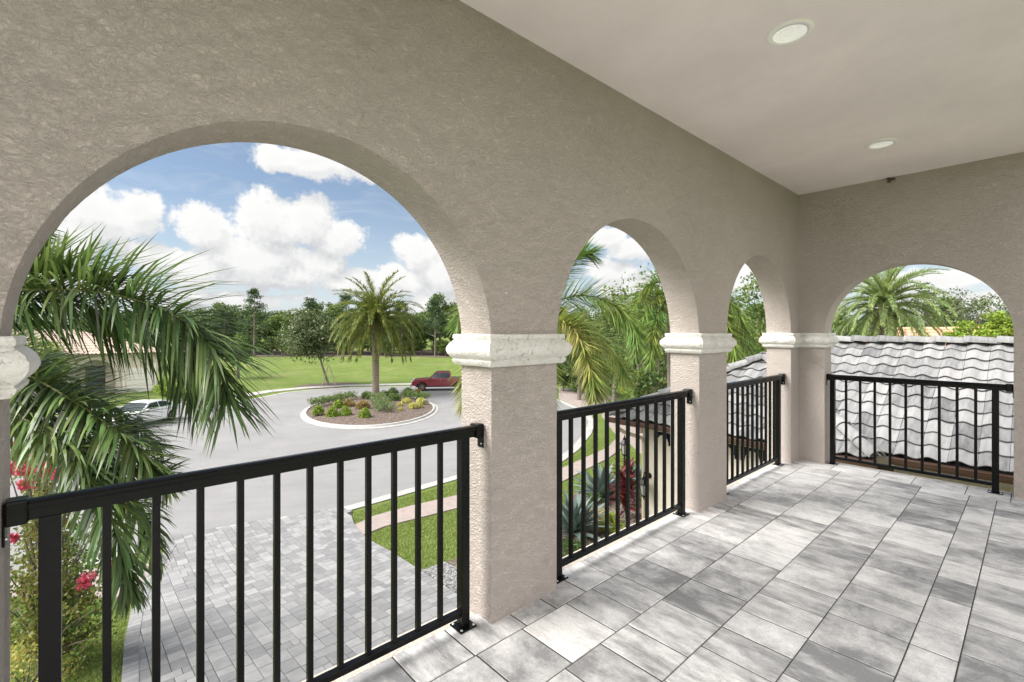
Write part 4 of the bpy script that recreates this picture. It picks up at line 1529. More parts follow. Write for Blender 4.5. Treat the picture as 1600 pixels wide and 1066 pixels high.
def extrude_side(outline, half, m_, parent, name, bev=0.04, tuck=None):
    """side outline (x, z) extruded across y in [-half, half] with a beltline tuck"""
    mb = MB()
    n_ = len(outline)
    ys_ = [-half, half]
    vs = []
    for s_ in (-1, 1):
        for (x, z) in outline:
            w = half
            if tuck: w = half * tuck(x, z)
            vs.append((x, s_ * w, z))
    mb.add(vs, [tuple(range(n_)), tuple(range(n_, 2 * n_))[::-1]] + [(i, i + n_, (i + 1) % n_ + n_, (i + 1) % n_) for i in range(n_)])
    o = mb.build(name, m_, parent, bevel=bev, seg=3)
    return o


def wheel(parent, x, y, r, w, rim_m, spokes=6, side=1):
    mb = MB()
    prof_ = [(r * 0.62, -w / 2), (r * 0.93, -w / 2), (r, -w / 2 + 0.03), (r, w / 2 - 0.03), (r * 0.93, w / 2), (r * 0.62, w / 2)]
    mb.lathe(prof_, (x, y, r), 28, axis='Y')
    t = mb.build('tyre', M['tyre'], None)
    wh = bpy.data.objects.new('wheel', None); C.objects.link(wh); wh.parent = parent
    t.parent = wh
    mb = MB()
    yy = y + side * w * 0.32
    mb.lathe([(0.001, 0.0), (r * 0.16, side * 0.01), (r * 0.18, 0.0)], (x, yy, r), 16, axis='Y')
    mb.lathe([(r * 0.52, 0.0), (r * 0.56, side * 0.03), (r * 0.62, side * 0.035), (r * 0.64, -side * 0.02), (r * .64, -side * w * .6)], (x, yy, r), 28, axis='Y')
    for k in range(spokes):
        a = 2 * math.pi * k / spokes
        c, s_ = math.cos(a), math.sin(a)
        mb.tube([(x + c * r * .12, yy, r + s_ * r * .12), (x + c * r * .55, yy + side * 0.01, r + s_ * r * .55)], [r * .09, r * .07], 5)
    mb.build('rim', rim_m, wh)
    mb = MB()
    mb.lathe([(0.001, 0), (r * .6, 0)], (x, y + side * w * .1, r), 20, axis='Y')
    mb.build('brake_disc', M['plastic'], wh)
    return wh


def quad_plate(pts, n, th, name, m_, parent):
    """thin solid plate over a polygon, proud along n"""
    n = Vector(n).normalized()
    mb = MB()
    k = len(pts)
    top = [Vector(p) + n * th for p in pts]
    bot = [Vector(p) - n * 0.02 for p in pts]
    mb.add(top + bot, [tuple(range(k)), tuple(range(k, 2 * k))[::-1]] + [(i, (i + 1) % k, (i + 1) % k + k, i + k) for i in range(k)])
    return mb.build(name, m_, parent)


def side_y(z, z0, z1, w0, w1):
    return w0 + (w1 - w0) * (z - z0) / (z1 - z0)


# ---- maroon pickup: local +x is the nose, wheels at x = +1.85 and -1.85
pk_front = G(659, 611.5)
vd = Vector((pk_front.x, pk_front.y, 0)).normalized()
hd = Vector((-vd.y, vd.x, 0))            # across the view; choose the one pointing left in view
if hd.dot(RT) > 0: hd = -hd
ang = math.atan2(hd.y, hd.x) - rad(3)
tk = thing('pickup_truck', 'maroon crew cab pickup truck parked by the far kerb', 'pickup truck', (0, 0, 0.01), ang)
side_n = Vector((-math.sin(ang), math.cos(ang), 0))
vis = 1 if side_n.dot(-vd) > 0 else -1
hd = Vector((math.cos(ang), math.sin(ang), 0))
tk.location = Vector((pk_front.x, pk_front.y, 0.012)) - hd * 1.88 - side_n * vis * 0.95
R_ = 0.40
lower = [(-2.95, 0.62), (-2.95, 1.22), (-1.05, 1.24), (1.22, 1.20), (2.35, 1.12), (2.78, 1.02), (2.86, 0.80), (2.86, 0.52)]
for wx in (1.88, -1.75):
    if wx > 0: lower.append((wx + 0.52, 0.48))
    else: lower.append((wx + 0.50, 0.46))
    for k in range(1, 10):
        a = math.pi * k / 10
        lower.append((wx + 0.50 * math.cos(a), 0.40 + 0.47 * math.sin(a)))
    lower.append((wx - 0.50, 0.46))
lower.append((-2.95, 0.55))
extrude_side(lower, 0.97, M['maroon'], tk, 'body', 0.05)
# cab
cz0, cz1 = 1.18, 1.84
mb = MB()
cab = [(-1.02, cz0), (-0.95, 1.50), (-0.86, cz1 - .03), (-0.70, cz1), (0.25, cz1), (0.45, cz1 - .03), (1.28, cz0)]
vs = []
for s_ in (-1, 1):
    for x, z in cab: vs.append((x, s_ * side_y(z, cz0, cz1, 0.93, 0.76), z))
n_ = len(cab)
mb.add(vs, [tuple(range(n_)), tuple(range(n_, 2 * n_))[::-1]] + [(i, i + n_, (i + 1) % n_ + n_, (i + 1) % n_) for i in range(n_)])
mb.build('cab', M['maroon'], tk, bevel=0.03)
for s_ in (-1, 1):
    nrm = Vector((0, s_, 0.25))

    def Y_(z): return s_ * side_y(z, cz0, cz1, 0.93, 0.76)
    quad_plate([(x, Y_(z), z) for x, z in [(-0.84, 1.26), (0.10, 1.26), (0.10, 1.74), (-0.74, 1.74)]], nrm, 0.006, 'side_window', M['glass_car'], tk)
    quad_plate([(x, Y_(z), z) for x, z in [(0.18, 1.26), (1.02, 1.26), (0.50, 1.74), (0.18, 1.74)]], nrm, 0.006, 'side_window', M['glass_car'], tk)
    quad_plate([(1.0, s_ * 0.97, 1.20), (1.14, s_ * 0.97, 1.20), (1.14, s_ * 1.16, 1.22), (1.0, s_ * 1.16, 1.22), (1.0, s_ * 1.16, 1.40), (1.0, s_ * .97, 1.38)], (0, 0, 1), 0.02, 'mirror', M['plastic'], tk)
    for xx in (0.14, -0.86, 1.10):
        mb = MB(); mb.box((xx - .008, s_ * 0.968 - .004, 0.56), (xx + .008, s_ * 0.968 + .006, 1.2)); mb.build('door_gap', M['plastic'], tk)
    mb = MB(); mb.box((2.55, s_ * 0.80 - .14, 0.86), (2.87, s_ * 0.80 + .14, 1.05)); mb.build('headlight', M['headlens'], tk, bevel=0.03)
    mb = MB(); mb.box((-2.97, s_ * 0.86 - .08, 0.82), (-2.9, s_ * 0.86 + .09, 1.2)); mb.build('tail_light', M['redlens'], tk)
    for hx in (0.0, -0.75):
        mb = MB(); mb.box((hx, s_ * 0.975 - .015, 1.08), (hx + .14, s_ * 0.975 + .03, 1.11)); mb.build('door_handle', M['chrome'], tk)
quad_plate([(1.22, -0.86, 1.22), (1.22, 0.86, 1.22), (0.52, 0.70, 1.77), (0.52, -0.70, 1.77)], (0.62, 0, 0.78), 0.012, 'windscreen', M['glass_car'], tk)
quad_plate([(-0.97, -0.80, 1.3), (-0.97, 0.80, 1.3), (-0.90, 0.70, 1.7), (-0.90, -0.70, 1.7)], (-1, 0, 0.1), 0.02, 'rear_window', M['glass_car'], tk)
mb = MB(); mb.box((-2.8, -0.82, 1.0), (-1.1, 0.82, 1.245)); mb.build('bed_liner', M['plastic'], tk)
mb = MB(); mb.box((2.80, -0.98, 0.42), (2.98, 0.98, 0.62)); mb.build('front_bumper', M['chrome'], tk, bevel=0.04)
mb = MB(); mb.box((-3.08, -0.95, 0.48), (-2.94, 0.95, 0.66)); mb.build('rear_bumper', M['chrome'], tk, bevel=0.04)
mb = MB(); mb.box((2.84, -0.58, 0.66), (2.885, 0.58, 1.0)); mb.build('grille', M['plastic'], tk, bevel=0.01)
for wx in (1.88, -1.75):
    for s_ in (-1, 1): wheel(tk, wx, s_ * 0.84, R_, 0.26, M['rim_tan'], 5, s_)
mb = MB(); mb.box((-2.6, -0.7, 0.35), (2.5, 0.7, 0.6)); mb.build('chassis', M['plastic'], tk)

# ---- white saloon: visible rear wheel at (268,657)
rw = G(268, 657)
h_ = Vector((0.73, -0.68, 0)).normalized()
ang = math.atan2(h_.y, h_.x)
sn = Vector((-math.sin(ang), math.cos(ang), 0))
cr = thing('car', 'white saloon car on the far pavement behind the palm fronds', 'car', (0, 0, 0), ang)
cr.location = Vector((rw.x, rw.y, 0.012)) + h_ * 1.35 - sn * 0.82
lower = [(-2.25, 0.42), (-2.32, 0.70), (-2.22, 0.98), (-1.7, 1.02), (0.9, 0.96), (1.9, 0.84), (2.25, 0.66), (2.30, 0.45), (2.2, 0.26)]
for wx in (1.38, -1.35):
    lower.append((wx + 0.40, 0.24))
    for k in range(1, 10):
        a = math.pi * k / 10
        lower.append((wx + 0.40 * math.cos(a), 0.30 + 0.40 * math.sin(a)))
    lower.append((wx - 0.40, 0.24))
lower.append((-2.15, 0.28))
extrude_side(lower, 0.90, M['carwhite'], cr, 'body', 0.06)
cabp = [(-1.95, 0.97), (-1.25, 1.34), (-0.75, 1.44), (0.0, 1.45), (0.35, 1.38), (1.15, 0.93)]
mb = MB()
vs = []
for s_ in (-1, 1):
    for x, z in cabp: vs.append((x, s_ * side_y(z, .93, 1.45, 0.86, 0.64), z))
n_ = len(cabp)
mb.add(vs, [tuple(range(n_)), tuple(range(n_, 2 * n_))[::-1]] + [(i, i + n_, (i + 1) % n_ + n_, (i + 1) % n_) for i in range(n_)])
mb.build('cabin', M['carwhite'], cr, bevel=0.04)
for s_ in (-1, 1):
    def Y2_(z): return s_ * (side_y(z, .93, 1.45, 0.86, 0.64))
    nrm = Vector((0, s_, 0.4))
    quad_plate([(x, Y2_(z), z) for x, z in [(-0.30, 1.03), (0.86, 1.0), (0.30, 1.33), (-0.30, 1.38)]], nrm, 0.008, 'side_window', M['glass_car'], cr)
    quad_plate([(x, Y2_(z), z) for x, z in [(-1.45, 1.06), (-0.37, 1.03), (-0.37, 1.38), (-0.95, 1.33)]], nrm, 0.008, 'side_window', M['glass_car'], cr)
    mb = MB(); mb.box((2.0, s_ * 0.62 - .18, 0.58), (2.3, s_ * 0.62 + .16, 0.74)); mb.build('headlight', M['headlens'], cr, bevel=0.04)
    mb = MB(); mb.box((-2.33, s_ * 0.66 - .18, 0.72), (-2.15, s_ * 0.66 + .16, 0.9)); mb.build('tail_light', M['redlens'], cr, bevel=0.03)
    mb = MB(); mb.box((0.72, s_ * 0.97 - .09, 0.98), (0.9, s_ * 0.97 + .07, 1.1)); mb.build('mirror', M['carwhite'], cr, bevel=0.03)
    for wx in (1.38, -1.35): wheel(cr, wx, s_ * 0.79, 0.33, 0.21, M['rim'], 5, s_)
quad_plate([(1.08, -0.78, 0.97), (1.08, 0.78, 0.97), (0.42, 0.60, 1.37), (0.42, -0.60, 1.37)], (0.5, 0, 0.85), 0.012, 'windscreen', M['glass_car'], cr)
quad_plate([(-1.85, -0.74, 1.03), (-1.85, 0.74, 1.03), (-1.28, 0.62, 1.33), (-1.28, -0.62, 1.33)], (-0.5, 0, 0.85), 0.012, 'rear_window', M['glass_car'], cr)

# ================================================================== vegetation
def crom(pts, n_):
    """Catmull-Rom through the points, n_ samples"""
    pts = [Vector(p) for p in pts]
    P_ = [pts[0] * 2 - pts[1]] + pts + [pts[-1] * 2 - pts[-2]]
    out = []
    m_ = len(pts) - 1
    for i in range(n_):
        t = i / (n_ - 1) * m_
        k = min(int(t), m_ - 1); t -= k
        a, b_, c, d = P_[k:k + 4]
        out.append(0.5 * ((2 * b_) + (c - a) * t + (2 * a - 5 * b_ + 4 * c - d) * t * t + (3 * b_ - a - 3 * c + d) * t ** 3))
    return out


def frond(mb, pts, leaf, per_side, rng, width=0.03, droop=0.5, plume=0.3, rach=0.018, start=0.1, fwd=0.55, up0=0.15, segs=3, taper_tip=0.35):
    """pinnate palm frond; material 0 = leaflets, 1 = rachis"""
    N = 28
    R = crom(pts, N)
    mb.tube(R, [rach * (1 - 0.85 * i / (N - 1)) for i in range(N)], 5, 1, cap=False)
    for i in range(per_side):
        t = start + (1 - start) * (i + rng.random() * 0.6) / per_side
        f = t * (N - 1)
        k = min(int(f), N - 2)
        base = R[k].lerp(R[k + 1], f - k)
        T = (R[k + 1] - R[k]).normalized()
        S = T.cross(Vector((0, 0, 1)))
        if S.length < 0.15: S = T.cross(Vector((0.3, 1, 0)))
        S.normalize()
        U = S.cross(T).normalized()
        ln = leaf * (0.55 + 0.45 * min(1, (t - start) * 5 + .2)) * (1 - (1 - taper_tip) * max(0, (t - 0.55) / 0.45) ** 1.5)
        for s_ in (-1, 1):
            a = rng.uniform(-1, 1) * plume * math.pi * 0.5
            D = S * s_ * math.cos(a) + U * (math.sin(a) + up0)
            ff = fwd + 0.5 * max(0, t - 0.6)
            D = (D * (1 - ff * 0.5) + T * ff).normalized()
            l = ln * rng.uniform(0.8, 1.12)
            w = width * rng.uniform(0.75, 1.15)
            dr = droop * rng.uniform(0.6, 1.5)
            p = base.copy(); d = D.copy()
            side = d.cross(Vector((rng.uniform(-.4, .4), rng.uniform(-.4, .4), 1))).normalized() * w
            vs = [p - side * 0.35, p + side * 0.35]
            fs = []
            for q in range(segs):
                p = p + d * (l / segs)
                d = (d + Vector((0, 0, -dr / segs * 1.3))).normalized()
                if q < segs - 1:
                    ww = side * (0.5 if q < segs - 2 else 0.38)
                    vs += [p - ww, p + ww]
                    o_ = len(vs)
                    fs.append((o_ - 4, o_ - 3, o_ - 1, o_ - 2))
                else:
                    vs.append(p)
                    o_ = len(vs)
                    fs.append((o_ - 3, o_ - 2, o_ - 1))
            mb.add(vs, fs, 0, False)


def spray(base, az, e0, length, bend, n_=7, rng=None):
    """frond axis leaving base at azimuth az, elevation e0 and arching down by bend over its length"""
    pts = [Vector(base)]
    e = e0
    for i in range(n_):
        e = e0 - bend * ((i + 0.5) / n_) ** 1.25
        pts.append(pts[-1] + Vector((math.cos(az) * math.cos(e), math.sin(az) * math.cos(e), math.sin(e))) * (length / n_))
    return pts


def ringed_trunk(mb, pts, r0, r1, n_=14, ring_=0.12, depth=0.05):
    pts = [Vector(p) for p in pts]
    L = sum((b_ - a).length for a, b_ in zip(pts[:-1], pts[1:]))
    k = int(L / ring_) * 2
    S = crom(pts, max(4, k))
    rs = [(r0 + (r1 - r0) * i / (len(S) - 1)) * (1 + (depth if i % 2 else -depth)) for i in range(len(S))]
    mb.tube(S, rs, n_)


rng = random.Random(77)
# ---- the near palm on the left
LP = A(-95, 500, 4.9)
near = thing('palm_tree', 'dark green feathery palm reaching in from the left beside the first arch', 'palm tree', (LP.x, LP.y, hz(LP.x)))
L0 = near.location.copy()
mb = MB()
ringed_trunk(mb, [(0, 0, -0.1), (0.05, 0, 2.2), (0, 0.02, LP.z - L0.z - 1.0)], 0.19, 0.13)
mb.build('trunk', M['palm_bark'], near)
mb = MB()
mb.tube([(0, 0.02, LP.z - L0.z - 1.1), (0, 0, LP.z - L0.z - .6), (0, 0, LP.z - L0.z + .05)], [0.14, 0.13, 0.07], 12)
mb.build('crownshaft', M['crownshaft'], near)


def nf(pix, leaf=0.62, n_=120, **kw):
    """frond through photo pixels with depths (u, v, depth)"""
    mb = MB()
    pts = [A(u, v, f) - L0 for u, v, f in pix]
    args = dict(width=0.026, droop=0.26, plume=0.95, rach=0.02, start=0.05, fwd=0.62, up0=0.1)
    args.update(kw)
    frond(mb, pts, leaf * 1.05, int(n_ * 1.6), rng, **args)
    mb.build('frond', [M['palm_near'], M['rachis']], near)


nf([(-90, 490, 4.9), (-10, 462, 4.8), (70, 452, 4.7), (175, 460, 4.6), (272, 492, 4.5), (334, 548, 4.45), (356, 625, 4.4)], 0.86, 185, up0=0.2, droop=0.42, taper_tip=0.62)
nf([(-90, 500, 4.9), (0, 470, 5.0), (80, 470, 5.1), (180, 495, 5.2), (265, 545, 5.3), (310, 625, 5.3)], 0.85, 140, up0=0.1, droop=0.55, taper_tip=0.6)
nf([(-90, 530, 4.8), (-10, 560, 4.6), (70, 600, 4.4), (150, 650, 4.3), (215, 700, 4.2), (262, 760, 4.2)], 0.60, 170, up0=0.1)
nf([(-90, 530, 4.9), (-20, 590, 4.8), (60, 640, 4.7), (140, 690, 4.7), (200, 730, 4.7), (270, 745, 4.7)], 0.6, 120, up0=0.4)
nf([(-90, 540, 4.6), (-20, 610, 4.4), (60, 670, 4.2), (120, 720, 4.1), (165, 790, 4.0), (195, 880, 4.0), (205, 930, 4.0)], 0.52, 150, droop=1.0)
nf([(-90, 540, 4.9), (0, 630, 4.7), (90, 680, 4.6), (170, 740, 4.6), (225, 810, 4.6), (245, 880, 4.6)], 0.5, 130, droop=1.0)
nf([(-90, 480, 4.9), (-60, 400, 5.2), (-20, 350, 5.6), (30, 345, 6.0), (80, 380, 6.4)], 0.6, 100)
nf([(-90, 500, 4.9), (-160, 440, 4.8), (-240, 430, 4.7), (-330, 470, 4.7), (-390, 560, 4.7)], 0.6, 100)
nf([(-90, 500, 4.9), (-150, 520, 5.4), (-210, 560, 5.9), (-260, 640, 6.2)], 0.6, 90)
nf([(-90, 510, 4.9), (-30, 520, 5.6), (40, 540, 6.3), (90, 590, 6.8), (120, 660, 7.0)], 0.55, 110)

nf([(-90, 480, 4.9), (-20, 440, 4.9), (60, 425, 4.9), (140, 440, 4.9), (215, 480, 4.9), (280, 545, 4.9), (310, 600, 4.9)], 0.62, 120, up0=0.9, plume=0.5)

nf([(-90, 530, 4.9), (-10, 555, 5.2), (60, 580, 5.4), (130, 610, 5.5), (190, 645, 5.5), (250, 700, 5.5)], 0.62, 120, up0=0.3)

# ---- foxtail palms in front of the second and third arches
def foxtail(loc, crown_z, fr, label, group, leafm, trunk_r=0.13, leaf=0.62, dens_=105):
    t = thing('palm_tree', label, 'palm tree', loc, 0, group)
    h = crown_z - loc[2]
    mb = MB(); ringed_trunk(mb, [(0, 0, -0.1), (0.03, 0.02, h * .5), (0, 0, h - 0.9)], trunk_r, trunk_r * 0.8); mb.build('trunk', M['palm_bark'], t)
    mb = MB(); mb.tube([(0, 0, h - 1.0), (0, 0, h - .5), (0, 0, h + .05)], [trunk_r * .95, trunk_r * .85, trunk_r * .4], 12); mb.build('crownshaft', M['crownshaft'], t)
    for item in fr:
        pts, mk = item
        mb = MB()
        frond(mb, [Vector(p) - Vector(loc) for p in pts], leaf, int(dens_ * 2.6), rng, width=0.03, droop=0.3, plume=1.0, rach=0.02, start=0.08, fwd=0.6, up0=0.0, segs=2, taper_tip=0.6)
        mb.build('frond', [M[mk], M['rachis']], t)
    return t


def px(*l): return [A(u, v, f) for u, v, f in l]


b1 = A(835, 500, 10.0)
c1 = b1.copy()
foxtail((b1.x, b1.y, hz(b1.x)), b1.z + 0.1, [
    (px((835, 492, 10), (862, 452, 9.9), (885, 420, 9.8), (906, 400, 9.7), (925, 398, 9.6)), 'foxtail'),
    (px((835, 492, 10), (872, 470, 9.8), (915, 462, 9.6), (955, 474, 9.4), (985, 502, 9.3), (998, 540, 9.2)), 'foxtail'),
    (px((835, 500, 10), (868, 490, 9.9), (900, 500, 9.8), (925, 530, 9.7), (940, 575, 9.6), (942, 612, 9.6)), 'foxtail'),
    (px((835, 500, 10), (880, 500, 10.6), (930, 520, 11.2), (965, 560, 11.6), (980, 600, 11.8)), 'foxtail_yellow'),
    (px((835, 500, 10), (860, 500, 9.6), (892, 510, 9.2), (912, 545, 8.9), (924, 590, 8.7), (930, 622, 8.7)), 'foxtail_yellow'),
    (px((835, 492, 10), (800, 455, 10), (765, 450, 10), (735, 470, 10), (712, 510, 10)), 'foxtail'),
    (px((835, 500, 10), (795, 490, 10), (755, 520, 10), (730, 580, 10), (722, 640, 10)), 'foxtail_yellow'),
    (px((835, 492, 10), (830, 440, 10.4), (815, 400, 10.8), (790, 380, 11.2)), 'foxtail'),
    (px((835, 500, 10), (840, 520, 9.2), (850, 570, 8.6), (855, 640, 8.4)), 'foxtail'),
], 'foxtail palm with a drooping yellow green frond, behind the first pier', 'foxtail palms beside the garage', 'foxtail')
b2 = A(1046, 462, 15.5)
foxtail((b2.x, b2.y, hz(b2.x)), b2.z, [
    (px((1046, 462, 15.5), (1030, 440, 15.5), (1010, 450, 15.5), (992, 478, 15.4), (985, 512, 15.4)), 'foxtail'),
    (px((1046, 462, 15.5), (1028, 462, 15.3), (1008, 490, 15), (996, 525, 15), (992, 560, 15)), 'foxtail'),
    (px((1046, 465, 15.5), (1034, 480, 15), (1022, 520, 14.6), (1016, 570, 14.4)), 'foxtail'),
    (px((1046, 462, 15.5), (1060, 440, 15.5), (1085, 445, 15.5), (1105, 480, 15.5)), 'foxtail'),
    (px((1046, 462, 15.5), (1065, 470, 15), (1085, 500, 14.8), (1092, 540, 14.8)), 'foxtail'),
    (px((1046, 462, 15.5), (1044, 430, 15.9), (1050, 405, 16.5), (1060, 400, 17)), 'foxtail'),
], 'foxtail palm with bright fan of leaves seen at the right of the second arch', 'foxtail palms beside the garage', 'foxtail', 0.12, 0.7, 110)
b3 = A(1108, 478, 13.5)
foxtail((b3.x, b3.y, 1.05), b3.z, [
    (px((1108, 478, 13.5), (1128, 462, 13.4), (1148, 478, 13.3), (1162, 510, 13.2), (1167, 545, 13.2)), 'foxtail'),
    (px((1108, 478, 13.5), (1122, 480, 13.2), (1136, 510, 13), (1146, 550, 12.9), (1150, 580, 12.9)), 'foxtail'),
    (px((1108, 478, 13.5), (1090, 460, 13.5), (1072, 480, 13.5), (1062, 520, 13.5)), 'foxtail'),
    (px((1108, 478, 13.5), (1112, 440, 13.8), (1120, 420, 14.2)), 'foxtail'),
], 'foxtail palm showing only fronds in the third, narrow arch', 'foxtail palms beside the garage', 'foxtail', 0.12, 0.65, 100)


# ---- date palms
def date_fronds(seed, leaf_m, length=3.6, leaf=0.42, n_=42, wd=0.075):
    rg = random.Random(seed)
    out = []
    for e0, bend in ((80, 55), (66, 80), (50, 92), (34, 98), (16, 88), (-4, 76), (-24, 58)):
        mb = MB()
        frond(mb, spray((0, 0, 0), 0, rad(e0), length, rad(bend)), leaf, n_, rg, width=wd, droop=0.35, plume=0.45, rach=0.04, start=0.1, fwd=0.75, up0=0.3, segs=2, taper_tip=0.4)
        me_o = mb.build('frond', [leaf_m, M['rachis']])
        out.append((e0, me_o))
    return out


def date_palm(loc, h, label, leaf_m, scale=1.0, counts=(7, 11, 14, 16, 17, 17, 14), seed=1, trunk_r=0.34):
    t = thing('date_palm', label, 'palm tree', loc)
    rg = random.Random(seed)
    mb = MB()
    mb.tube(crom([(0, 0, -0.2), (0.02, 0, h * .5), (0, 0, h)], 16), [trunk_r * (1.12 if i < 2 else 0.95) for i in range(12)] + [trunk_r * 1.05, trunk_r * 1.15, trunk_r * 1.1, trunk_r * .8], 16)
    mb.build('trunk', M['date_bark'], t)
    # diamond pattern of cut leaf bases
    mb = MB()
    nrow = int(h * 0.80 / 0.17)
    for j in range(nrow):
        for k in range(9):
            a = 2 * math.pi * (k + 0.5 * (j % 2)) / 9
            z = 0.1 + j * 0.17
            rr = trunk_r * 0.96
            c = Vector((math.cos(a), math.sin(a), 0)); s_ = Vector((-math.sin(a), math.cos(a), 0))
            p = c * rr + Vector((0, 0, z))
            mb.add([p - s_ * .085 , p + Vector((0, 0, -.06)), p + s_ * .085, p + Vector((0, 0, .10)), p + c * .05 + Vector((0, 0, .045)) - s_ * .035, p + c * .05 + Vector((0, 0, .045)) + s_ * .035],
                   [(0, 1, 4), (1, 5, 4), (1, 2, 5), (2, 3, 5), (3, 4, 5), (3, 0, 4)])
    mb.build('leaf_bases', M['date_boot'], t)
    mb = MB()
    for k in range(46):
        a = rg.uniform(0, 6.28); z = h - rg.uniform(-.1, 0.9)
        c = Vector((math.cos(a), math.sin(a), 0))
        mb.tube([c * trunk_r * .8 + Vector((0, 0, z - .2)), c * (trunk_r + .12) + Vector((0, 0, z + .1)), c * (trunk_r + .3) + Vector((0, 0, z + .22))], [.06, .045, .015], 5)
    mb.build('old_stalks', M['stake'], t)
    protos = date_fronds(seed + 5, leaf_m, 4.3 * scale, 0.60 * scale, 64 if scale > 1 else 90, 0.075 if scale > 1 else 0.026)
    for (e0, po), cnt in zip(protos, counts):
        off = rg.uniform(0, 6.28)
        for k in range(cnt):
            o = po if k == 0 else po.copy()
            if k: C.objects.link(o)
            o.parent = t
            o.location = (0, 0, h + 0.05 + e0 / 300)
            o.rotation_euler = (rg.uniform(-.06, .06), rg.uniform(-.06, .06), off + 2 * math.pi * k / cnt + rg.uniform(-.15, .15))
            sc_ = rg.uniform(0.9, 1.08)
            o.scale = (sc_, sc_, sc_)
    return t


pp = G(587, 618)
date_palm((pp.x, pp.y, 0.1), 6.65, 'tall date palm with patterned trunk rising from the round island', M['date'], 1.12, seed=3, trunk_r=0.30)
q = A(1382, 484, 19)
date_palm((q.x, q.y, 0.5), q.z - 0.5, 'date palm with broad pale crown above the grey roof in the end arch', M['date_pale'], 0.56, (8, 12, 14, 16, 16, 14, 12), seed=9)


# ---- generic foliage
def leaves(mb, centre, r, n_, size, rg, mi=0, aspect=0.55, outward=0.5, squash=1.0, shell=0.0):
    """scatter single leaves in a clump"""
    c = Vector(centre)
    for _ in range(n_):
        d = Vector((rg.gauss(0, 1), rg.gauss(0, 1), rg.gauss(0, 1)))
        if d.length < 1e-3: continue
        d.normalize()
        rr = r * (shell + (1 - shell) * rg.random() ** 0.5)
        p = c + Vector((d.x * rr, d.y * rr, d.z * rr * squash))
        nrm = (d * outward + Vector((rg.uniform(-1, 1), rg.uniform(-1, 1), rg.uniform(-.6, 1)))).normalized()
        a = nrm.orthogonal().normalized()
        b_ = nrm.cross(a)
        th = rg.uniform(0, 6.28)
        u_ = a * math.cos(th) + b_ * math.sin(th)
        w_ = nrm.cross(u_)
        s_ = size * rg.uniform(0.6, 1.25)
        mb.add([p - u_ * s_ * .5, p + w_ * s_ * aspect * .5, p + u_ * s_ * .5, p - w_ * s_ * aspect * .5], [(0, 1, 2, 3)], mi)


def broadleaf(parent, h, cr, cz, rg, leafm, barkm, n_clump=60, per=55, size=0.3, trunk_r=0.18, squash=0.8, clump_r=0.28, limbs=7, open_=0.0):
    """tree: trunk with limbs reaching into leaf clumps"""
    tm = MB()
    top = Vector((rg.uniform(-.2, .2), rg.uniform(-.2, .2), cz))
    base_h = cz - cr * squash * 0.75
    tm.tube(crom([(0, 0, -0.3), (rg.uniform(-.05, .05), 0, base_h * .5), (rg.uniform(-.1, .1), rg.uniform(-.1, .1), base_h), top], 10), [trunk_r * (1.25 - 0.9 * i / 9) for i in range(10)], 8)
    lm = MB()
    cl = []
    for _ in range(n_clump):
        d = Vector((rg.gauss(0, 1), rg.gauss(0, 1), rg.gauss(0, 1))).normalized()
        rr = cr * rg.uniform(0.45, 1.0)
        lump = 0.75 + 0.5 * mnoise.noise(d * 1.7 + Vector((cr, h, rg.seed_off if hasattr(rg, 'seed_off') else 0)))
        cl.append(Vector((d.x * rr * lump, d.y * rr * lump, cz + d.z * rr * squash * lump)))
    for i, c in enumerate(cl):
        leaves(lm, c, cr * clump_r * rg.uniform(0.7, 1.25), int(per * rg.uniform(.6, 1.3)), size, rg, squash=0.75)
        if i < limbs * 2:
            st = Vector((0, 0, base_h * rg.uniform(0.85, 1.1)))
            mid = st.lerp(c, 0.5) + Vector((0, 0, 0.1 * cr))
            tm.tube(crom([st, mid, c], 6), [trunk_r * .45 * (1 - .8 * k / 5) for k in range(6)], 5)
    tm.build('trunk', barkm, parent)
    lm.build('crown', leafm, parent)


def pine(parent, h, r, rg, leafm, barkm):
    tm, lm = MB(), MB()
    tm.tube([(0, 0, -0.3), (0.1, 0, h * .5), (0, 0.1, h * .97)], [0.2, 0.13, 0.03], 7)
    z = h * 0.35
    while z < h * 0.97:
        k = rg.randint(2, 4)
        for _ in range(k):
            a = rg.uniform(0, 6.28)
            L = r * (1 - (z / h - .35) / .75) * rg.uniform(.6, 1.15) + .25
            e = Vector((math.cos(a) * L, math.sin(a) * L, z + L * .35))
            tm.tube([(0.05, 0, z), e], [.05, .015], 5)
            leaves(lm, e, 0.6 + 0.15 * L, 75, 0.34, rg, aspect=0.35, squash=0.7)
            leaves(lm, e.lerp(Vector((0, 0, z)), .35) + Vector((0, 0, .1)), 0.5, 45, 0.32, rg, aspect=0.35, squash=0.7)
        z += rg.uniform(0.45, 0.8) * h / 12
    leaves(lm, (0, .1, h * .97), 0.4, 50, 0.28, rg, aspect=.3)
    tm.build('trunk', barkm, parent)
    lm.build('crown', leafm, parent)


# woodland edge behind the bank: prototypes, then copies
protos = []
for i, (leafm, h, cr, cz, sq) in enumerate([('wood_leaf', 9, 3.6, 5.0, 1.15), ('wood_leaf2', 8, 3.3, 4.5, 1.1), ('wood_leaf', 10, 3.0, 5.8, 1.4), ('wood_leaf2', 9, 3.8, 4.6, 1.0)]):
    rg = random.Random(100 + i); rg.seed_off = i * 3.1
    t = thing('tree', 'leafy green tree of the dense wood edge behind the grassy bank', 'tree', (0, 0, 0), 0, 'trees of the wood edge behind the bank')
    broadleaf(t, h, cr, cz, rg, M[leafm], M['bark'], 62, 62, 0.42, 0.2, sq, 0.30, 6)
    protos.append(t)
used = set()


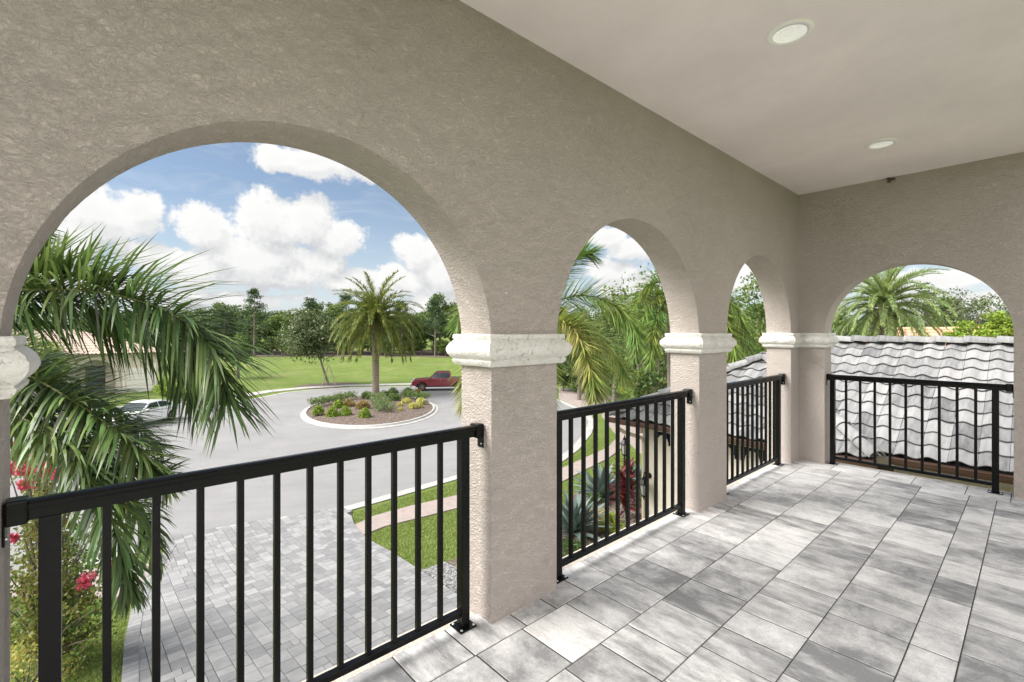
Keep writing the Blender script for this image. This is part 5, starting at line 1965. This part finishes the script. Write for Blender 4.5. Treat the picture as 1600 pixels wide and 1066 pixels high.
def plant_tree(i, x, y, s_, sz=1.0):
    t = protos[i]
    if i in used: t = copy_tree(protos[i])
    used.add(i)
    t.location = (x, y, ground_z(x, y) - 0.1)
    t.rotation_euler = (0, 0, rng.uniform(0, 6.28))
    t.scale = (s_, s_, s_ * sz)
    return t


def at_ground(u, f):
    p = (FW + RT * ((u - 800) / FPX)) * f
    return p.x, p.y


# (photo u, distance, scale, height factor)
for (u0, u1, step, f0, tmin, tmax) in ((-250, 300, 40, 92, 1.0, 1.3), (300, 735, 24, 90, .92, 1.15), (300, 735, 30, 99, 1.15, 1.35), (735, 1240, 32, 78, .95, 1.2), (1240, 1700, 40, 70, .75, 0.95)):
    u = u0
    while u < u1:
        f = f0 + rng.uniform(-3, 7)
        x, y = at_ground(u + rng.uniform(-8, 8), f)
        plant_tree(rng.randrange(4), x, y, rng.uniform(tmin, tmax), rng.uniform(0.9, 1.12))
        u += step * rng.uniform(.7, 1.2)
# understorey closing the gaps between trunks
for u in range(290, 745, 17):
    x, y = at_ground(u + rng.uniform(-6, 6), 87 + rng.uniform(-1, 3))
    plant_tree(rng.randrange(4), x, y, rng.uniform(.5, .68), 0.72)

# tall airy trees standing out of the wood edge
for (u, vtop, f, label) in ((397, 452, 84, 'tall thin pine standing above the wood left of the staked oak'), (628, 470, 88, 'thin pine top just right of the island palm crown'), (484, 466, 90, 'bare looking pine top above the staked oak'), (680, 470, 86, 'pine top near the right edge of the first arch'), (350, 478, 88, 'short pine at the left of the wood edge'), (540, 458, 90, 'pine top between the oak and the palm')):
    x, y = at_ground(u, f)
    z0 = ground_z(x, y)
    h = EYE + (VH - vtop) / FPX * f - z0
    t = thing('pine_tree', label, 'pine tree', (x, y, z0), 0, 'pines above the wood edge')
    pine(t, h, 2.3, random.Random(int(u)), M['pine_leaf'], M['bark'])

# staked oak
op = G(514, 603)
t = thing('oak_tree', 'round crowned young oak held by stakes in a mulch patch', 'oak tree', (op.x, op.y, ground_z(op.x, op.y)))
rg = random.Random(5); rg.seed_off = 9
f_o = op.x * FW.x + op.y * FW.y
oc = A(486, 522, f_o) - Vector((op.x, op.y, ground_z(op.x, op.y)))
broadleaf(t, 8, 4.0, oc.z, rg, M['oak_leaf'], M['bark'], 130, 100, 0.27, 0.13, 0.82, 0.27, 9)
for ch in t.children:
    if ch.name.startswith('crown'):
        for v in ch.data.vertices: v.co += Vector((oc.x, oc.y, 0))
    else:
        for v in ch.data.vertices:
            k = min(1, max(0, v.co.z / oc.z))
            v.co += Vector((oc.x, oc.y, 0)) * k
for a in (0.4, 2.0, 3.5, 5.1):
    mb = MB()
    mb.tube([(math.cos(a) * 1.0, math.sin(a) * 1.0, -0.1), (math.cos(a) * 0.1, math.sin(a) * 0.1, 2.15)], 0.045, 6)
    s_ = mb.build('stake', M['stake']); tag(s_, None, None) if False else None
    s_.parent = t
sheet('tree_mulch', [(op.x + 2.6 * math.cos(2 * math.pi * k / 24) * (1 + .1 * math.sin(3 * k)) * 1.0 - 0.4, op.y + 3.4 * math.sin(2 * math.pi * k / 24)) for k in range(24)], 0.02, M['mulch'], 'brown mulch patch round the staked oak', 'mulch patch', 0.04)
mb_ = []
# bare leaf litter under the wood edge
lit_ = [at_ground(u, 84 + 1.5 * math.sin(u * .07)) for u in range(230, 1000, 30)] + [at_ground(u, 105) for u in range(1000, 230, -60)]
bm_o = sheet('leaf_litter', lit_, 0.03, M['mulch'], 'brown leaf litter below the wood edge', 'leaf litter', 0.05)


def place_tree(u, vtop, f, cr, leafm, label, sq=1.0, size=0.26, nc=60, per=60, trunk=0.16, group=None, clump=0.28, seedo=0, z0=None):
    x, y = at_ground(u, f)
    z0 = ground_z(x, y) if z0 is None else z0
    top = EYE + (VH - vtop) / FPX * f - z0
    t = thing('tree', label, 'tree', (x, y, z0), 0, group)
    rg = random.Random(int(u * 7 + f)); rg.seed_off = u * .1
    broadleaf(t, top, cr, top - cr * sq * 0.95, rg, M[leafm], M['bark'], nc, per, size, trunk, sq, clump, 7)
    return t


place_tree(372, 520, 58, 2.2, 'wood_leaf2', 'small bright green tree left of the oak, close to the palm fronds', 1.0)
# behind the foxtail palms (second arch)
place_tree(1000, 408, 27, 3.0, 'wood_leaf2', 'tall loose crowned tree at the top right of the second arch', 1.1, 0.22, 60, 55)
place_tree(960, 455, 33, 2.8, 'wood_leaf', 'dark green tree behind the drooping palm frond in the second arch', 1.2, 0.25, 70)
place_tree(905, 470, 40, 3.2, 'wood_leaf', 'dense dark tree at the left of the second arch, behind the palm', 1.2, 0.28, 80)
place_tree(1030, 470, 22, 2.2, 'wood_leaf', 'dark bushy tree behind the garage roof in the second arch', 1.3, 0.2, 70)
place_tree(990, 520, 30, 2.6, 'wood_leaf2', 'low spreading tree with grey trunk above the roof corner', 0.8, 0.22, 70, 60, 0.22)
for i, (u, f, s_) in enumerate(((880, 46, 1.5), (915, 45, 1.6), (950, 43, 1.5))):
    place_tree(u, 545 + i * 4, f, 2.4, 'wood_leaf', ['dark hedge bush at the left edge of the second arch', 'dark hedge bush behind the pink apron, middle one', 'dark hedge bush behind the hanging frond tip'][i], 0.9, 0.24, 70, 60, 0.1)
place_tree(1010, 575, 24, 1.5, 'shrub_leaf', 'bright green bush above the garage roof edge', 0.8, 0.2, 50, 50, .06)
# third arch
place_tree(1168, 425, 24, 3.0, 'wood_leaf2', 'sunny green tree filling the third arch', 1.25, 0.2, 95, 60)
place_tree(1185, 500, 19, 1.9, 'myrtle', 'bronze tinged tree low in the third arch', 1.0, 0.18, 70, 50)
place_tree(1120, 500, 23, 2.3, 'wood_leaf', 'dark tree low at the left of the third arch', 1.1, 0.2, 70, 50)
# end arch
place_tree(1455, 425, 44, 2.0, 'wood_leaf', 'thin dark tree beside the pale date palm', 1.6, 0.24, 40, 36, .14, None, 0.24)
place_tree(1478, 450, 40, 1.5, 'wood_leaf', 'narrow dark green tree in the middle of the end arch', 1.6, 0.22, 50)
place_tree(1530, 436, 36, 2.6, 'oak_leaf', 'airy grey green tree at the right of the end arch', 1.1, 0.2, 70, 46, .14, None, 0.24)
place_tree(1566, 478, 27, 1.3, 'shrub_leaf', 'bright green bushy tree at the right edge of the end arch', 1.2, 0.18, 70, 60)
place_tree(1512, 497, 27, 1.2, 'shrub_leaf', 'bright green low bush over the terracotta roof', 0.9, 0.18, 50, 50)
place_tree(1600, 470, 40, 3.0, 'wood_leaf', 'dark tree behind the right jamb of the end arch', 1.2, 0.25, 60)
place_tree(1320, 470, 42, 2.6, 'wood_leaf', 'dark tree behind the left side of the pale date palm', 1.2, 0.25, 60)

# shrubs beside the left house
place_tree(264, 588, 38, 1.3, 'shrub_leaf', 'bright green bush between the white car and the cream house', 0.8, 0.16, 60, 55, .05)
place_tree(290, 600, 40, 1.0, 'shrub_leaf', 'low bright bush right of the white car', 0.7, 0.16, 50, 50, .05)
place_tree(225, 500, 66, 3.4, 'wood_leaf', 'dark tree behind the roof of the cream house', 1.1, 0.3, 80)
place_tree(60, 520, 40, 2.5, 'shrub_leaf', 'yellow green tree in front of the cream house, behind the fronds', 0.9, 0.24, 60)
b_ = G(385, 603)


# ---- shrubs of the island
def shrub(u, v, r, h, leafm, label, group, flat=False, seed=0, size=None, cat='shrub'):
    p = G(u, v)
    t = thing('shrub', label, cat, (p.x, p.y, 0.2), 0, group)
    r *= 0.98; h *= 0.95
    rg = random.Random(int(u * 3 + v) + seed)
    lm, sm_ = MB(), MB()
    size = size or 0.11
    for _ in range(60):
        d = Vector((rg.gauss(0, 1), rg.gauss(0, 1), abs(rg.gauss(0, 1)) * .9)).normalized()
        leaves(lm, (d.x * r * .72, d.y * r * .72, 0.05 + d.z * h * .75), r * .36, 26, size, rg, squash=0.9)
    for k in range(7):
        a = rg.uniform(0, 6.28)
        sm_.tube([(0, 0, -.05), (math.cos(a) * r * .6, math.sin(a) * r * .6, h * .7)], [.02, .008], 4)
    sm_.build('stem', M['bark'], t)
    lm.build('foliage', M[leafm], t)
    return t


def hedge(p0, p1, w, h, leafm, label, seed=0):
    a, b_ = G(*p0), G(*p1)
    mid = (a + b_) / 2
    t = thing('hedge', label, 'hedge', (mid.x, mid.y, 0.2), 0, 'clipped hedges of the island')
    rg = random.Random(seed)
    lm, sm_ = MB(), MB()
    L = (b_ - a).length
    d = (b_ - a).normalized(); n_ = Vector((-d.y, d.x, 0))
    k = int(L / 0.25)
    for i in range(k + 1):
        c = a + d * (L * i / k) - mid
        c.z = 0
        sm_.tube([c + Vector((0, 0, -.05)), c + Vector((0, 0, h * .6))], [.02, .01], 4)
        for _ in range(9):
            q_ = c + n_ * rg.uniform(-w, w) * .42 + Vector((0, 0, h * rg.uniform(.3, .85)))
            leaves(lm, q_, 0.2, 22, 0.10, rg)
    sm_.build('stem', M['bark'], t)
    lm.build('foliage', M[leafm], t)


hedge((487, 642), (551, 628), 0.9, 0.75, 'shrub_dark', 'long low dark hedge at the left end of the island', 1)
hedge((588, 629), (602, 651), 1.3, 0.75, 'shrub_grey', 'broad grey green hedge running to the front in the island centre', 2)
hedge((632, 626), (668, 631), 1.0, 0.75, 'shrub_dark', 'dark clipped hedge at the right end of the island', 3)
SG = 'round bright bushes along the front of the island'
for (u, v, lab) in ((497, 653, 'bright green ball bush, leftmost at the island front'), (519, 655.5, 'bright green ball bush, second from the left'), (540, 654.5, 'bright green ball bush, third from the left'), (569.5, 657.5, 'bright green ball bush in front of the red one')):
    shrub(u, v, 0.42, 0.72, 'shrub_leaf', lab, SG)
shrub(545, 641, 0.5, 0.7, 'shrub_red', 'reddish bush behind the third bright ball', 'reddish bushes of the island')
shrub(529, 643, 0.45, 0.7, 'shrub_leaf', 'bright bush behind the second ball, next to the hedge', SG)
shrub(567, 645, 0.55, 0.72, 'shrub_red', 'orange red bush in the island centre', 'reddish bushes of the island')
shrub(653, 621.5, 0.4, 0.6, 'shrub_red', 'small red bush far right on the island', 'reddish bushes of the island')
DG = 'dark round bushes around the palm trunk'
for (u, v, lab) in ((573, 628.5, 'dark ball bush left of the palm trunk'), (601, 627.5, 'dark ball bush right of the palm trunk'), (616, 631, 'dark ball bush beside the right hedge'), (614, 622, 'dark ball bush behind, right of the trunk'), (638, 622, 'dark ball bush at the far right rim')):
    shrub(u, v, 0.55, 0.78, 'shrub_dark', lab, DG)
YG = 'pale yellow plants in the island mulch'
for (u, v, r, lab) in ((635, 635, .42, 'pale yellow plant before the right hedge'), (645, 643, .36, 'pale yellow plant in the open mulch, right front'), (658, 635, .42, 'pale yellow plant under the hedge end'), (655, 641, .3, 'small pale yellow plant lowest on the right'), (626, 647, .2, 'tiny pale yellow tuft lowest in the mulch'), (625, 640, .24, 'small pale yellow tuft left of the others')):
    shrub(u, v, r, r * 1.1, 'shrub_yellow', lab, YG, size=0.14, cat='plant')

# ---- crape myrtle with pink flowers (lower left)
cb = A(75, 800, 7.6)
cm = thing('crape_myrtle', 'crape myrtle with pink blossom heads behind the left railing post', 'flowering tree', (cb.x, cb.y, hz(cb.x)))
L0 = cm.location.copy()
rg = random.Random(41)
tm, lm = MB(), MB()
ctr = Vector((0, 0, cb.z - L0.z))
tips = []
for k in range(85):
    u = rg.uniform(10, 165); v = rg.uniform(690, 1010)
    if u > 120 and v < 800: u -= 60
    f = 7.6 + rg.uniform(-0.9, 0.9)
    tips.append((A(u, v, f) - L0, u, v))
for tip, u, v in tips:
    st = Vector((rg.uniform(-.1, .1), rg.uniform(-.1, .1), 0))
    mid = Vector((tip.x * .35, tip.y * .35, tip.z * .55))
    path = crom([st, mid, tip], 8)
    tm.tube(path, [.035 * (1 - .8 * i / 7) for i in range(8)], 5)
    for q_ in range(5):
        c = path[rg.randint(4, 7)] + Vector((rg.uniform(-.2, .2), rg.uniform(-.2, .2), rg.uniform(-.15, .15)))
        leaves(lm, c, 0.2, 24, 0.075, rg, aspect=0.6)
tm.build('trunk', M['bark'], cm)
lm.build('crown', M['myrtle'], cm)
for (u, v, s_) in ((25, 716, 1), (48, 722, 1.1), (42, 760, 1), (30, 700, .8), (66, 735, .9), (75, 728, .8), (136, 905, 1.0), (128, 912, .7), (172, 892, .7), (20, 840, .7), (38, 735, 1.0), (88, 742, .7), (18, 735, .9)):
    mb = MB()
    c = A(u, v, 7.0) - L0
    for _ in range(7):
        leaves(mb, c + Vector((rg.uniform(-.07, .07), rg.uniform(-.07, .07), rg.uniform(-.09, .09))) * s_, 0.06 * s_, 26, 0.045, rg, aspect=0.8)
    mb.build('blossom', M['pink_flower'], cm)

p = G(40, 1075)
t = thing('shrub', 'yellow green low shrub at the bottom left behind the post', 'shrub', (p.x, p.y, hz(p.x)))
lm, sm_ = MB(), MB()
rg = random.Random(2)
for _ in range(60):
    d = Vector((rg.gauss(0, 1), rg.gauss(0, 1), abs(rg.gauss(0, 1)))).normalized()
    leaves(lm, (d.x * .5, d.y * .5, .1 + d.z * .6), .2, 26, 0.06, rg)
for k in range(8): sm_.tube([(0, 0, -.05), (math.cos(k) * .4, math.sin(k) * .4, .5)], [.015, .006], 4)
sm_.build('stem', M['bark'], t); lm.build('foliage', M['shrub_yellow'], t)


# ---- garden plants below the second arch
def rosette(u, v, n_, length, width, leafm, label, cat, name, group=None, e_lo=10, e_hi=80, thick=True, seed=0, curl=0.25, lift=0.0, stem=0):
    p = G(u, v)
    t = thing(name, label, cat, (p.x, p.y, hz(p.x) + 0.02), 0, group)
    rg = random.Random(seed)
    sm_ = MB()
    sm_.tube([(0, 0, -0.05), (0, 0, 0.12 + lift)], [width * .9, width * .5], 7)
    sm_.build('stem', M['bark'], t)
    mb = MB()
    for k in range(n_):
        a = k * 2.399 + rg.uniform(-.2, .2)
        e = rad(e_lo + (e_hi - e_lo) * (k / (n_ - 1)) ** 0.8 + rg.uniform(-5, 5))
        L = length * rg.uniform(0.85, 1.1) * (1 - 0.2 * (k / n_))
        h0 = lift + rg.uniform(0, stem)
        pts = []
        ee = e
        q_ = Vector((0, 0, 0.05 + h0))
        N = 6
        cs = []
        for i in range(N + 1):
            cs.append((q_.copy(), ee))
            ee = e - curl * (i / N) ** 1.5 * 1.6
            q_ = q_ + Vector((math.cos(a) * math.cos(ee), math.sin(a) * math.cos(ee), math.sin(ee))) * (L / N)
        side = Vector((-math.sin(a), math.cos(a), 0))
        vs = []
        for i, (c, e2) in enumerate(cs):
            t_ = i / N
            w = width * (0.55 + 1.2 * t_ - 1.75 * t_ * t_) if t_ < .6 else width * (0.64 * (1 - t_) / 0.4)
            w = max(w, 0.002)
            up = Vector((-math.cos(a) * math.sin(e2), -math.sin(a) * math.sin(e2), math.cos(e2)))
            vs += [c - side * w + up * w * .45, c - up * w * .1, c + side * w + up * w * .45]
        fs = []
        for i in range(N):
            o_ = i * 3
            fs += [(o_, o_ + 1, o_ + 4, o_ + 3), (o_ + 1, o_ + 2, o_ + 5, o_ + 4)]
        mb.add(vs, fs, 0, True)
    mb.build('leaves', M[leafm], t)
    return t


rosette(897, 838, 44, 1.25, 0.12, 'agave', 'large blue grey agave nearest below the second arch', 'agave', 'agave', 'blue agaves in the bed', seed=1)
rosette(940, 782, 44, 1.3, 0.12, 'agave', 'blue grey agave further off, left of the red plant', 'agave', 'agave', 'blue agaves in the bed', seed=2)
rosette(1000, 760, 24, 1.0, 0.11, 'agave', 'blue grey agave half hidden behind the red plant', 'agave', 'agave', 'blue agaves in the bed', seed=5)
for i, (u, v, lab) in enumerate(((977, 812, 'dark red ti plant, front one by the garage wall'), (985, 785, 'dark red ti plant, rear one by the garage wall'), (972, 795, 'dark red ti plant, left one before the lamp post'))):
    rosette(u, v, 60, 0.52, 0.055, 'ti', lab, 'ti plant', 'ti_plant', 'red ti plants by the garage', 5, 85, False, 10 + i, .8, 0.1, 0.85)
for i, (u, v, m_, lab) in enumerate(((942, 835, 'brom', 'yellow green bromeliad between agave and red plant'), (962, 838, 'brom', 'yellow green bromeliad in front of the red plant'), (930, 815, 'shrub_yellow', 'yellow leaved small plant right of the agave'), (955, 822, 'brom', 'light green bromeliad behind the front pair'), (978, 850, 'brom', 'light green bromeliad at the bed edge, right'))):
    rosette(u, v, 36, 0.42, 0.025, m_, lab, 'bromeliad', 'bromeliad', 'bright bromeliads in the bed', 15, 85, False, 20 + i, .5)
for i, (u, v, lab) in enumerate(((885, 872, 'low grey green plant under the near agave, left'), (900, 868, 'low grey green plant under the near agave, right'), (925, 790, 'low green plant between the two agaves'), (915, 775, 'low green plant by the lawn edge'))):
    p = G(u, v)
    t = thing('low_plant', lab, 'plant', (p.x, p.y, hz(p.x)), 0, 'low green plants in the bed')
    rg = random.Random(60 + i)
    lm, sm_ = MB(), MB()
    for k in range(50):
        a = rg.uniform(0, 6.28); r_ = rg.uniform(0, .35)
        c = Vector((math.cos(a) * r_, math.sin(a) * r_, rg.uniform(.08, .32)))
        leaves(lm, c, .09, 18, 0.06, rg, aspect=.35)
        if k < 12: sm_.tube([(0, 0, 0), c], [.008, .004], 4)
    sm_.build('stem', M['bark'], t); lm.build('foliage', M['low_green'], t)
